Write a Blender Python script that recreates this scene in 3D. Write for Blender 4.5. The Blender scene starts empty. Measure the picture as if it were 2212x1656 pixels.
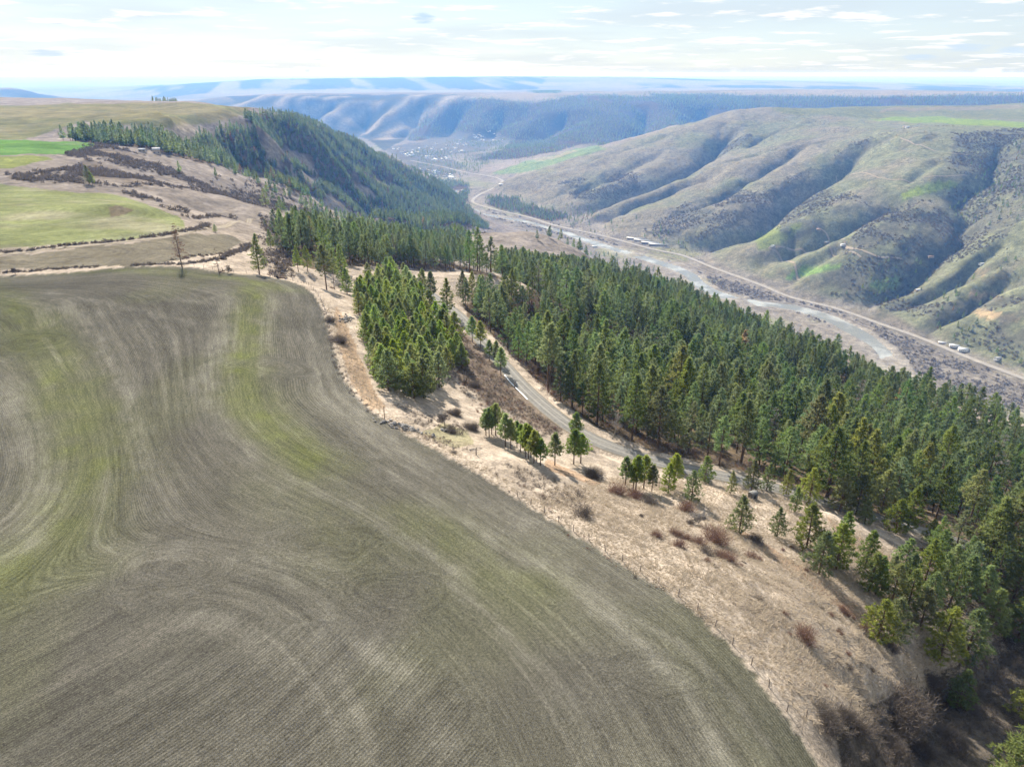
import bpy, math, random, bmesh
import numpy as np
from mathutils import Vector, Matrix, Euler

random.seed(7)
rng = np.random.default_rng(7)
SC = bpy.context.scene
COL = SC.collection
R = math.radians

# ------------------------------------------------------------------ camera, sky, sun, exposure
CAMZ = 560.0                      # metres above the valley floor datum
PITCH = R(23.6)
F = 1533.6                        # focal length in units of a 2212 x 1656 picture
cam_d = bpy.data.cameras.new("camera")
cam = bpy.data.objects.new("camera", cam_d)
COL.objects.link(cam)
cam.location = (0, 0, CAMZ)
cam.rotation_euler = (math.pi / 2 - PITCH, 0, 0)
cam_d.sensor_width = 36.0
cam_d.lens = 36.0 * F / 2212.0
cam_d.clip_start = 0.5
cam_d.clip_end = 200000.0
SC.camera = cam

SUN_AZ = -24.0                    # degrees from the view direction, to the left
SUN_EL = 36.0
sun_dir = Vector((math.sin(R(SUN_AZ)) * math.cos(R(SUN_EL)), math.cos(R(SUN_AZ)) * math.cos(R(SUN_EL)), math.sin(R(SUN_EL))))
sun_d = bpy.data.lights.new("sun", 'SUN')
sun_d.energy = 5.0
sun_d.angle = R(0.5)
sun_d.color = (1.0, 0.93, 0.84)
sun = bpy.data.objects.new("sun", sun_d)
COL.objects.link(sun)
sun.rotation_euler = sun_dir.to_track_quat('Z', 'Y').to_euler()
sun.location = (0, 0, CAMZ + 400)

world = bpy.data.worlds.new("World")
SC.world = world
world.use_nodes = True
wn = world.node_tree.nodes
wl = world.node_tree.links
wn.clear()
w_out = wn.new("ShaderNodeOutputWorld")
w_bg = wn.new("ShaderNodeBackground")
w_sky = wn.new("ShaderNodeTexSky")
w_sky.sky_type = 'NISHITA'
w_sky.sun_disc = False
w_sky.sun_elevation = R(SUN_EL)
w_sky.sun_rotation = R(SUN_AZ)
w_sky.altitude = 900
w_sky.air_density = 1.0
w_sky.dust_density = 0.5
w_sky.ozone_density = 1.0
w_bg.inputs['Strength'].default_value = 0.064
# thin bright cloud veil plus small cumulus, as functions of the direction in the sky
tc = wn.new("ShaderNodeTexCoord")
sep = wn.new("ShaderNodeSeparateXYZ")
wl.new(tc.outputs['Generated'], sep.inputs[0])
def wmath(op, a, b=None, c=None, clamp=False):
    n = wn.new("ShaderNodeMath"); n.operation = op; n.use_clamp = clamp
    for i, v in enumerate((a, b, c)):
        if v is None: continue
        if isinstance(v, (int, float)): n.inputs[i].default_value = v
        else: wl.new(v, n.inputs[i])
    return n.outputs[0]
zc = wmath('MAXIMUM', sep.outputs['Z'], 0.004)
den = wmath('ADD', zc, 0.055)
comb = wn.new("ShaderNodeCombineXYZ")
wl.new(wmath('DIVIDE', sep.outputs['X'], den), comb.inputs[0])
wl.new(wmath('DIVIDE', sep.outputs['Y'], den), comb.inputs[1])
def wnoise(vec, scale, detail, rough, loc=(0, 0, 0), sc=(1, 1, 1)):
    m = wn.new("ShaderNodeMapping"); m.inputs['Location'].default_value = loc; m.inputs['Scale'].default_value = sc
    wl.new(vec, m.inputs[0])
    n = wn.new("ShaderNodeTexNoise"); n.inputs['Scale'].default_value = scale
    n.inputs['Detail'].default_value = detail; n.inputs['Roughness'].default_value = rough
    wl.new(m.outputs[0], n.inputs['Vector'])
    return n.outputs[0]
def wramp(v, a, b):
    n = wn.new("ShaderNodeMapRange"); n.interpolation_type = 'SMOOTHSTEP'
    wl.new(v, n.inputs[0]); n.inputs[1].default_value = a; n.inputs[2].default_value = b
    return n.outputs[0]
cum = wramp(wnoise(comb.outputs[0], 1.1, 8, 0.6, (3.1, 0.7, 0)), 0.52, 0.64)
base = wramp(wnoise(comb.outputs[0], 1.1, 8, 0.6, (3.1, 0.58, 0.03)), 0.62, 0.72)     # shaded undersides
veil = wramp(wnoise(comb.outputs[0], 0.35, 4, 0.5, (0.3, 8.2, 0)), 0.38, 0.66)
def wmix(fac, a, b):
    n = wn.new("ShaderNodeMix"); n.data_type = 'RGBA'
    if isinstance(fac, (int, float)): n.inputs[0].default_value = fac
    else: wl.new(fac, n.inputs[0])
    for s, v in ((6, a), (7, b)):
        if isinstance(v, tuple): n.inputs[s].default_value = v
        else: wl.new(v, n.inputs[s])
    return n.outputs[2]
sky_b = wmix(0.5, w_sky.outputs[0], (4.6, 5.5, 6.5, 1))
c1 = wmix(wmath('ADD', wmath('MULTIPLY', veil, 0.30), 0.42), sky_b, (4.7, 5.3, 5.9, 1))
c2 = wmix(wmath('MULTIPLY', cum, 0.9), c1, (7.8, 7.7, 7.6, 1))
c3 = wmix(wmath('MULTIPLY', base, 0.6), c2, (3.3, 4.2, 5.3, 1))
def blob(px_, py_, w_, h_, seed):
    # one small grey cloud seen in a given direction of the sky
    xx, zz = (px_ - 1106.0) / F, -(py_ - 828.0) / F; dy_ = math.cos(PITCH) + zz * math.sin(PITCH); a0 = xx / dy_; e0 = (-math.sin(PITCH) + zz * math.cos(PITCH)) / dy_
    u = wmath('DIVIDE', wmath('SUBTRACT', wmath('DIVIDE', sep.outputs['X'], sep.outputs['Y']), a0), w_ / F); v = wmath('DIVIDE', wmath('SUBTRACT', wmath('DIVIDE', sep.outputs['Z'], sep.outputs['Y']), e0), h_ / F)
    r2 = wmath('ADD', wmath('MULTIPLY', u, u), wmath('MULTIPLY', v, v)); n_ = wnoise(comb.outputs[0], 4.0, 6, 0.65, (seed, 0, 0))
    f_ = wramp(wmath('ADD', r2, wmath('MULTIPLY', n_, 2.6)), 2.4, 1.2)
    return wmath('MULTIPLY', f_, wmath('GREATER_THAN', sep.outputs['Y'], 0.2))
for bx, by, bw, bh, bs in ((916, 40, 27, 11, 1.0), (105, 115, 50, 8, 2.0), (2085, 103, 55, 9, 3.0), (1985, 124, 40, 7, 4.0), (2190, 110, 40, 10, 6.0)):
    c3 = wmix(wmath('MULTIPLY', blob(bx, by, bw, bh, bs), 0.85), c3, (4.6, 5.6, 6.7, 1) if bx != 916 else (3.9, 5.2, 6.9, 1))
wl.new(c3, w_bg.inputs['Color'])
wl.new(w_bg.outputs[0], w_out.inputs[0])

SC.view_settings.view_transform = 'Standard'
SC.view_settings.look = 'None'
SC.view_settings.gamma = 1.0
SC.view_settings.use_curve_mapping = False
SC.view_settings.exposure = 1.22
SC.cycles.use_denoising = True
SC.cycles.max_bounces = 6
SC.cycles.diffuse_bounces = 3
SC.cycles.glossy_bounces = 2
SC.cycles.transmission_bounces = 3
SC.cycles.transparent_max_bounces = 6
SC.cycles.volume_bounces = 0
SC.cycles.sample_clamp_indirect = 6.0

# ------------------------------------------------------------------ helpers
cp, sp = math.cos(PITCH), math.sin(PITCH)
def ray(px, py):
    """direction (x, y, z) seen at a point of the 2212 x 1656 picture, y = 1"""
    xc = (px - 1106.0) / F
    yc = -(py - 828.0) / F
    dy = cp + yc * sp
    dz = -sp + yc * cp
    return xc / dy, dz / dy
def at_z(px, py, z):          # z relative to the camera
    x, t = ray(px, py); Y = z / t
    return x * Y, Y, z
def at_Y(px, py, Y):
    x, t = ray(px, py)
    return x * Y, Y, t * Y
def project(X, Y, Z):          # Z relative to the camera -> picture units
    yc = Y * sp + Z * cp
    fw = np.maximum(Y * cp - Z * sp, 1e-3)
    return 1106.0 + F * X / fw, 828.0 - F * yc / fw

def tag(o, label=None, cat=None, group=None, kind=None):
    if label: o["label"] = label
    if cat: o["category"] = cat
    if group: o["group"] = group
    if kind: o["kind"] = kind
    return o

def mesh_np(name, verts, faces, smooth=False):
    """verts (n,3), faces (m,3) or (m,4) arrays"""
    me = bpy.data.meshes.new(name)
    verts = np.asarray(verts, dtype=np.float32); faces = np.asarray(faces, dtype=np.int32)
    k = faces.shape[1]
    me.vertices.add(len(verts)); me.vertices.foreach_set("co", verts.ravel())
    me.loops.add(faces.size); me.loops.foreach_set("vertex_index", faces.ravel())
    me.polygons.add(len(faces))
    me.polygons.foreach_set("loop_start", np.arange(0, faces.size, k, dtype=np.int32))
    if smooth: me.polygons.foreach_set("use_smooth", np.ones(len(faces), dtype=bool))
    me.update(calc_edges=True)
    return me
def link(name, me, mat=None, parent=None):
    o = bpy.data.objects.new(name, me); COL.objects.link(o)
    if mat is not None and len(me.materials) == 0: me.materials.append(mat)
    if parent is not None: o.parent = parent
    return o
def empty(name, loc, rz=0.0):
    o = bpy.data.objects.new(name, None); COL.objects.link(o)
    o.location = loc; o.rotation_euler = (0, 0, rz); o.empty_display_size = 0.3
    return o

def hash2(ix, iy, seed):
    h = (ix.astype(np.int64) * 374761393 + iy.astype(np.int64) * 668265263 + seed * 2147483647) & 0xFFFFFFFF
    h = ((h ^ (h >> 13)) * 1274126177) & 0xFFFFFFFF
    h = (h ^ (h >> 16)) & 0xFFFFFF
    return h.astype(np.float64) / 0xFFFFFF
def vnoise(x, y, seed=0):
    ix = np.floor(x); iy = np.floor(y); fx = x - ix; fy = y - iy
    fx = fx * fx * fx * (fx * (fx * 6 - 15) + 10); fy = fy * fy * fy * (fy * (fy * 6 - 15) + 10)
    a = hash2(ix, iy, seed); b = hash2(ix + 1, iy, seed); c = hash2(ix, iy + 1, seed); d = hash2(ix + 1, iy + 1, seed)
    return (a * (1 - fx) + b * fx) * (1 - fy) + (c * (1 - fx) + d * fx) * fy
def fbm(x, y, octv=4, seed=0, gain=0.5):
    s = np.zeros_like(x, dtype=np.float64); a = 1.0; tot = 0
    for o in range(octv):
        s += a * (vnoise(x * 2 ** o + 17.3 * o, y * 2 ** o - 9.1 * o, seed + o) - 0.5) * 2; tot += a; a *= gain
    return s / tot
def sstep(a, b, x):
    t = np.clip((x - a) / (b - a), 0, 1); return t * t * (3 - 2 * t)
def inpoly(px, py, poly):
    r = np.zeros(px.shape, dtype=bool); n = len(poly)
    for i in range(n):
        x1, y1 = poly[i]; x2, y2 = poly[(i + 1) % n]
        if y1 == y2: continue
        c = ((y1 > py) != (y2 > py)) & (px < (x2 - x1) * (py - y1) / (y2 - y1) + x1)
        r ^= c
    return r
def seg_dist(X, Y, pts):
    """distance to a polyline, and length along it"""
    best = np.full(X.shape, 1e18); al = np.zeros(X.shape); acc = 0.0
    for (x1, y1), (x2, y2) in zip(pts[:-1], pts[1:]):
        dx, dy = x2 - x1, y2 - y1; L2 = dx * dx + dy * dy
        if L2 < 1e-9: continue
        t = np.clip(((X - x1) * dx + (Y - y1) * dy) / L2, 0, 1)
        d = (X - x1 - t * dx) ** 2 + (Y - y1 - t * dy) ** 2
        m = d < best
        best = np.where(m, d, best); al = np.where(m, acc + t * math.sqrt(L2), al); acc += math.sqrt(L2)
    return np.sqrt(best), al
def smooth_poly(pts, n=6):
    """Catmull-Rom through the points"""
    P = [np.array(p, float) for p in pts]; P = [2 * P[0] - P[1]] + P + [2 * P[-1] - P[-2]]
    out = []
    for i in range(1, len(P) - 2):
        for k in range(n):
            t = k / n
            out.append(0.5 * (2 * P[i] + (P[i + 1] - P[i - 1]) * t + (2 * P[i - 1] - 5 * P[i] + 4 * P[i + 1] - P[i + 2]) * t * t + (3 * P[i] - P[i - 1] - 3 * P[i + 1] + P[i + 2]) * t ** 3))
    out.append(P[-2]); return [tuple(p) for p in out]
# ------------------------------------------------------------------ terrain: heights known at places of the landscape, joined smoothly
CP = []
def cz(px, py, z): CP.append(at_z(px, py, z))
def cy(px, py, Y): CP.append(at_Y(px, py, Y))
def ch(px, Y, z):                       # ground hidden behind a brow, in the direction of picture column px
    x, _ = ray(px, 160.0); CP.append((x * Y, Y, z))
# near field (a plateau with soft swales)
for px, py, z in ((0, 1656, -70), (500, 1656, -70), (1106, 1656, -70), (1500, 1656, -71), (1765, 1656, -74),
                  (0, 1300, -70), (500, 1300, -69), (1000, 1400, -70), (0, 1000, -70), (400, 1000, -68.5), (750, 1000, -70),
                  (0, 760, -70), (300, 740, -68), (600, 760, -69), (0, 600, -71), (300, 580, -69), (520, 594, -70), (640, 612, -71.5),
                  (700, 700, -72), (770, 870, -72), (960, 985, -72), (1110, 1075, -72), (1260, 1170, -72), (1430, 1275, -72), (1560, 1385, -72.5), (1680, 1530, -73)):
    cz(px, py, z)
# grass hillside below the field, then the road, then the forest slope
for px, py, z in ((1900, 1656, -82), (2060, 1600, -95), (2212, 1600, -106), (2300, 1750, -108), (1850, 1480, -78), (2000, 1440, -88), (2212, 1400, -112),
                  (1750, 1350, -78), (1850, 1330, -86), (2000, 1300, -97), (2120, 1250, -110), (2212, 1200, -126),
                  (1600, 1240, -77), (1770, 1240, -88), (1930, 1200, -100), (1400, 1110, -79), (1550, 1130, -86), (1680, 1130, -92), (1800, 1110, -98),
                  (1150, 990, -78), (1250, 1020, -82), (1380, 1030, -90), (1000, 930, -78), (900, 860, -78), (860, 780, -78), (800, 700, -76),
                  (980, 780, -86), (1100, 900, -88)):
    cz(px, py, z)
ROADP = [(870, 592), (900, 612), (935, 640), (975, 668), (1000, 690), (1030, 725), (1060, 758), (1095, 797), (1125, 830), (1165, 868), (1210, 905),
         (1260, 938), (1320, 965), (1380, 985), (1440, 1002), (1520, 1020), (1600, 1036), (1670, 1052), (1760, 1078), (1850, 1103), (1950, 1133), (2070, 1170), (2200, 1212), (2400, 1280)]
ROADZ = [-95, -95, -94.5, -94, -93.5, -93, -92.5, -92, -91.5, -91.3, -91.2, -91.2, -91.5, -92.5, -93.5, -95, -96.5, -98, -101, -104.5, -109, -115, -121, -130]
ROAD = [at_z(p[0], p[1], z) for p, z in zip(ROADP, ROADZ)]
for q in ROAD[::2]: CP.append(q)
for px, py, z in ((1180, 800, -104), (1300, 850, -104), (1450, 950, -103), (1300, 760, -124), (1100, 700, -108), (1500, 860, -130), (1650, 980, -112), (1800, 1040, -115),
                  (1950, 1090, -120), (2100, 1130, -132), (2212, 1100, -148), (1700, 860, -160), (1900, 950, -155), (2080, 1000, -155), (2212, 980, -172),
                  (1100, 620, -113), (1200, 640, -140), (1400, 700, -152), (1550, 720, -190), (1750, 780, -195), (1950, 850, -190)):
    cz(px, py, z)
# brow of the forest slope, and the steep hidden drop to the river
for px, py, Y in ((1330, 598, 900), (1450, 622, 830), (1600, 688, 720), (1720, 736, 620), (1850, 782, 530), (1960, 820, 475), (2080, 870, 425), (2200, 915, 375), (2350, 970, 340)):
    cy(px, py, Y)
for px, Y, z in ((1330, 1300, -380), (1450, 1250, -390), (1600, 1150, -395), (1720, 1050, -390), (1850, 900, -370), (1960, 850, -375), (2080, 760, -350), (2200, 680, -330), (2350, 620, -320),
                 (1330, 1750, -530), (1450, 1650, -530), (1600, 1520, -530), (1720, 1400, -530), (1850, 1270, -530), (1960, 1200, -530), (2080, 1100, -528), (2200, 1000, -525), (2350, 950, -525)):
    ch(px, Y, z)
# knob with a pale meadow, forest clump behind the field, second meadow knob
for px, py, z in ((940, 612, -94), (1000, 604, -94.5), (950, 592, -94.5), (870, 586, -94), (1080, 590, -97), (690, 622, -84), (720, 570, -92), (640, 560, -88), (620, 600, -78),
                  (800, 560, -103), (600, 520, -90), (700, 500, -112), (560, 560, -76), (480, 560, -71.5)):
    cz(px, py, z)
for px, py, Y in ((900, 565, 520), (1000, 565, 600), (1100, 582, 580), (850, 535, 640), (960, 540, 760), (1000, 508, 980), (1150, 506, 1010), (1235, 530, 930), (1150, 525, 900), (1330, 600, 800), (1420, 612, 760)):
    cy(px, py, Y)
for px, Y, z in ((950, 440, -135), (1060, 450, -140), (1080, 1350, -380), (1180, 1350, -400), (1000, 1250, -330), (1080, 1800, -530), (1200, 1800, -535), (1250, 1500, -480)):
    ch(px, Y, z)
# side draw on the left: shrubby fingers, ravine, wooded ridge
for px, py, Y in ((500, 480, 430), (400, 470, 420), (560, 450, 560), (450, 440, 540), (640, 470, 640), (740, 478, 800), (500, 425, 680), (620, 445, 830), (700, 462, 930), (780, 476, 1060),
                  (350, 335, 880), (420, 350, 930), (480, 362, 980), (560, 380, 1050), (640, 405, 1120), (740, 445, 1230), (330, 400, 560), (380, 390, 660), (300, 340, 780), (200, 370, 600), (250, 320, 830), (190, 310, 850),
                  (850, 440, 2050), (930, 455, 2250), (1003, 490, 1700), (1045, 500, 1650), (900, 475, 1500), (820, 465, 1450)):
    cy(px, py, Y)
for px, Y, z in ((660, 1330, -232), (560, 1180, -190), (460, 1080, -150), (760, 1560, -300), (850, 1750, -360), (640, 740, -165), (740, 900, -205), (820, 1000, -235), (900, 1150, -280)):
    ch(px, Y, z)
for px, py, Y in ((300, 290, 1000), (250, 300, 960), (400, 310, 1120), (500, 330, 1250), (560, 360, 1330), (640, 380, 1500), (740, 410, 1800), (600, 300, 1500), (560, 262, 1620), (640, 254, 1850), (700, 271, 2100), (700, 320, 1800),
                  (760, 301, 2400), (800, 360, 2200), (830, 335, 2700), (880, 400, 2500), (900, 374, 2950), (960, 404, 3150), (985, 418, 3330)):
    cy(px, py, Y)
for px, Y, z in ((700, 2700, -330), (770, 3000, -420), (840, 3250, -480), (620, 2500, -250), (640, 3300, -470), (900, 3600, -535)):
    ch(px, Y, z)
for px, py, Y in ((500, 252, 1980), (560, 256, 1980), (600, 256, 1960), (640, 258, 2050)): cy(px, py, Y)
for px, Y, z in ((520, 2250, -140), (580, 2250, -160)): ch(px, Y, z)
# plateau fields on the left
for px, py, z in ((0, 540, -70), (200, 520, -69.5), (330, 525, -70), (400, 500, -71), (0, 450, -69), (200, 440, -68.5), (330, 450, -71), (0, 400, -69), (120, 392, -69), (100, 335, -68), (0, 303, -67.5), (170, 305, -69),
                  (100, 228, -68), (0, 232, -70), (350, 222, -66), (500, 228, -70), (200, 250, -68), (100, 262, -71), (430, 262, -72), (330, 240, -66), (50, 250, -66)):
    cz(px, py, z)
for px, Y, z in ((20, 1120, -80), (100, 1050, -82), (180, 1010, -84)):
    ch(px, Y, z)
# far left gap and hills
for px, Y, z in ((0, 2700, -110), (200, 2700, -115), (400, 2700, -120), (0, 4500, -330), (250, 4500, -380), (450, 4000, -330), (560, 5200, -520), (300, 6500, -540), (0, 7000, -330), (120, 7500, -380), (-400, 3000, -90), (-400, 8000, -150), (-900, 1500, -70), (-900, 4000, -80),
                 (-1500, 300, -70), (-900, 300, -70), (-500, 120, -70), (-300, 700, -70)):
    ch(px, Y, z)
for px, py, Y in ((42, 188, 9000), (0, 194, 9000), (95, 208, 9000), (130, 224, 9000), (-80, 215, 9000), (0, 214, 7800), (170, 219, 12000), (200, 202, 14500), (290, 193, 14500), (350, 187, 15000), (470, 178, 15000)):
    cy(px, py, Y)
for px in (-300, 0, 200, 400):
    cy(px, 166, 45000)
    ch(px, 24000, -330)
# far escarpment, bench and spurs across the valley
for px, py, Y in ((560, 171, 16000), (700, 170, 16500), (900, 168, 17000), (1100, 166, 17500), (1300, 167, 18000), (1400, 168, 18000), (1500, 171, 18000), (1700, 176, 18000), (1900, 180, 18000), (2212, 187, 18000), (2500, 190, 18000),
                  (500, 192, 13200), (700, 192, 13500), (900, 193, 13500), (1100, 193, 13500), (1300, 188, 14500), (1500, 187, 14500),
                  (520, 205, 8800), (700, 203, 8900), (900, 202, 8900), (1050, 202, 8800), (620, 208, 8000), (760, 206, 8100), (900, 206, 8100), (1020, 207, 8000),
                  (1150, 203, 9000), (1300, 198, 9500), (1250, 206, 8200), (1400, 205, 8200), (1550, 206, 7800), (1700, 208, 7400), (1900, 211, 7000), (2212, 208, 6800),
                  (1500, 196, 10500), (1700, 198, 10500), (1900, 200, 10500), (2212, 203, 10500),
                  (700, 285, 6600), (800, 305, 6300), (830, 322, 6000), (760, 250, 7200), (880, 250, 7200), (660, 245, 7300), (960, 250, 7100), (900, 290, 6500),
                  (900, 345, 5300), (960, 358, 4900), (1000, 330, 5600), (1100, 300, 6300), (1150, 300, 6300), (1060, 250, 7000), (1150, 240, 7200), (1250, 250, 6900), (1300, 235, 7000), (1350, 228, 7300),
                  (1100, 280, 6600), (1300, 290, 6000), (1400, 300, 5700), (1420, 260, 6500), (1500, 240, 7000), (1560, 225, 7300), (1200, 290, 6300),
                  (1010, 328, 5400), (1110, 322, 5300), (1200, 340, 4750), (1280, 316, 4900), (1130, 352, 4500), (1090, 365, 4300), (1010, 345, 5150)):
    cy(px, py, Y)
for px, Y, z in ((1300, 5200, -520), (1400, 5150, -500), (1500, 5600, -490), (1600, 5600, -470), (1750, 5500, -400), (1900, 5700, -370), (2212, 5700, -360), (1750, 6200, -380), (2000, 6200, -370), (2600, 5500, -350), (2600, 7000, -190)):
    ch(px, Y, z)
# right-hand hill: skyline spur, slopes and plateau top
for px, py, Y in ((1100, 386, 3750), (1200, 351, 3850), (1300, 325, 3950), (1400, 296, 4000), (1500, 265, 4050), (1600, 239, 4100), (1650, 232, 4150),
                  (1720, 248, 3900), (1800, 250, 3850), (1900, 254, 3700), (1780, 236, 4600), (1900, 233, 4700), (2050, 232, 4700), (2212, 224, 4900), (2400, 224, 5000),
                  (2000, 258, 3500), (2100, 262, 3350), (2212, 262, 3300), (2212, 245, 3900), (2000, 246, 3950), (2000, 280, 2850), (2090, 275, 2850), (2200, 280, 2750), (2400, 285, 2600),
                  (1700, 300, 3400), (1850, 300, 3050), (1600, 300, 3650), (1450, 350, 3450), (1600, 350, 3150), (1750, 350, 2850), (1900, 350, 2600), (2050, 350, 2350), (2200, 350, 2250),
                  (1250, 400, 3350), (1350, 420, 3050), (1500, 420, 2850), (1650, 420, 2600), (1800, 430, 2380), (1950, 430, 2180), (2100, 430, 2020), (2212, 430, 1930),
                  (1550, 500, 2320), (1700, 510, 2120), (1850, 520, 1950), (2000, 520, 1830), (2150, 530, 1720), (1750, 590, 1880), (1900, 610, 1730), (2050, 620, 1620), (2212, 620, 1530), (2212, 720, 1380), (2050, 690, 1500), (2400, 700, 1300), (2400, 430, 1800)):
    cy(px, py, Y)
RIVP = [(997, 406), (980, 418), (967, 433), (984, 441), (1014, 450), (1037, 460), (1057, 466), (1104, 473), (1154, 482), (1187, 492), (1220, 501), (1257, 516), (1304, 531), (1400, 560),
        (1482, 589), (1508, 612), (1542, 632), (1615, 652), (1708, 663), (1788, 686), (1835, 709), (1875, 732), (1908, 759), (1935, 800), (1990, 850), (2080, 910)]
HWYP = [(887, 347), (954, 360), (1004, 372), (1054, 380), (1080, 387), (1084, 393), (1070, 405), (1037, 420), (1022, 432), (1027, 440), (1070, 453), (1137, 468), (1204, 488), (1304, 510), (1404, 537),
        (1475, 552), (1542, 579), (1642, 615), (1708, 642), (1808, 667), (1908, 702), (1975, 725), (2042, 752), (2108, 779), (2212, 818), (2400, 890)]
ZR, ZF, ZH = -549.5, -547.0, -543.0     # river, valley floor, highway grade (relative to the camera)
RIV = smooth_poly([at_z(x, y, ZR)[:2] for x, y in RIVP], 5)
HWY = smooth_poly([at_z(x, y, ZH)[:2] for x, y in HWYP], 5)
for x, y in RIVP: cz(x, y, ZF)
for x, y in HWYP: cz(x, y, ZF + 2)
for x, y in RIVP[7:]:
    X, Y, _ = at_z(x, y, ZF); CP.append((X - 60, Y - 90, ZF + 2))
for px, Y, z in ((3000, 60, -90), (3000, 150, -160), (3000, 400, -330), (3000, 700, -530), (3000, 1000, -545), (3000, 1500, -400), (3000, 2500, -200), (3000, 5000, -190)): ch(px, Y, z)
for X, Y in ((-60, 20), (0, 20), (60, 20), (-200, -100), (0, -100), (-1500, -1500), (0, -1500), (-5000, -8000), (0, -8000), (-8000, 0), (-30000, -20000), (0, -30000), (-30000, 5000)): CP.append((X, Y, -70))
for X, Y, z in ((150, -100, -95), (500, -200, -330), (900, -300, -540), (2000, -1500, -540), (3000, 0, -200), (20000, -15000, -150), (25000, 5000, -170)): CP.append((X, Y, z))
CP = np.array(CP)
def polar(X, Y):
    return np.arctan2(X, Y), np.log(np.maximum(np.hypot(X, Y), 8.0))
ca, cl = polar(CP[:, 0], CP[:, 1])
def kern(d2): return np.sqrt(d2 + 0.0009)
n = len(CP)
A = np.zeros((n + 3, n + 3))
A[:n, :n] = -kern((ca[:, None] - ca[None]) ** 2 + (cl[:, None] - cl[None]) ** 2)
A[:n, :n] += np.eye(n) * 0.002
A[:n, n] = 1; A[:n, n + 1] = ca; A[:n, n + 2] = cl; A[n, :n] = 1; A[n + 1, :n] = ca; A[n + 2, :n] = cl
W = np.linalg.solve(A, np.concatenate([CP[:, 2], np.zeros(3)]))
def rbf(X, Y):
    a, l = polar(X.ravel(), Y.ravel()); out = np.empty(a.size)
    for s in range(0, a.size, 6000):
        aa = a[s:s + 6000]; ll = l[s:s + 6000]
        d = (aa[:, None] - ca[None]) ** 2; d += (ll[:, None] - cl[None]) ** 2; d += 0.0009
        np.sqrt(d, out=d)
        out[s:s + 6000] = -d @ W[:n] + W[n] + W[n + 1] * aa + W[n + 2] * ll
    return np.clip(out, -552, -40).reshape(X.shape)

# polar grid: fine in the direction of the valley, coarse behind
az = np.concatenate([np.linspace(-math.pi, -0.80, 36, endpoint=False), np.linspace(-0.80, 0.80, 600), np.linspace(0.80, math.pi, 36)[1:-1]])
NR = 1120
dist = np.exp(np.linspace(math.log(26.0), math.log(60000.0), NR))
GX = np.sin(az)[None, :] * dist[:, None]; GY = np.cos(az)[None, :] * dist[:, None]
lg = np.log(dist)
GZ = rbf(GX, GY)
def hz(X, Y, Z=None):
    """height of the ground (relative to the camera) at plan places"""
    Z = GZ if Z is None else Z
    X = np.asarray(X, float); Y = np.asarray(Y, float)
    a, l = np.arctan2(X, Y), np.log(np.maximum(np.hypot(X, Y), dist[0] * 1.001))
    ia = np.interp(a, az, np.arange(len(az))); il = (l - lg[0]) / (lg[1] - lg[0])
    i0 = np.clip(np.floor(ia).astype(int), 0, len(az) - 2); fa = ia - i0
    j0 = np.clip(np.floor(il).astype(int), 0, NR - 2); fl = np.clip(il - j0, 0, 1)
    return (Z[j0, i0] * (1 - fa) + Z[j0, i0 + 1] * fa) * (1 - fl) + (Z[j0 + 1, i0] * (1 - fa) + Z[j0 + 1, i0 + 1] * fa) * fl
STEPS = np.exp(np.linspace(math.log(28.0), math.log(50000.0), 5200))
def hit(px, py, ymin=0.0):
    """where the ground lies that the photograph shows at a picture place"""
    x, t = ray(px, py)
    s = STEPS[STEPS > ymin]
    g = hz(x * s, s)
    below = (t * s) <= g
    if not below.any():
        k = int(np.argmax(g / s)); Y = s[k]; return (x * Y, Y, float(g[k]))
    k = int(np.argmax(below))
    if k > 0:
        f0 = t * s[k - 1] - g[k - 1]; f1 = t * s[k] - g[k]; Y = s[k - 1] + (s[k] - s[k - 1]) * f0 / (f0 - f1)
    else: Y = s[0]
    return (x * Y, Y, float(hz(x * Y, Y)))

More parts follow.
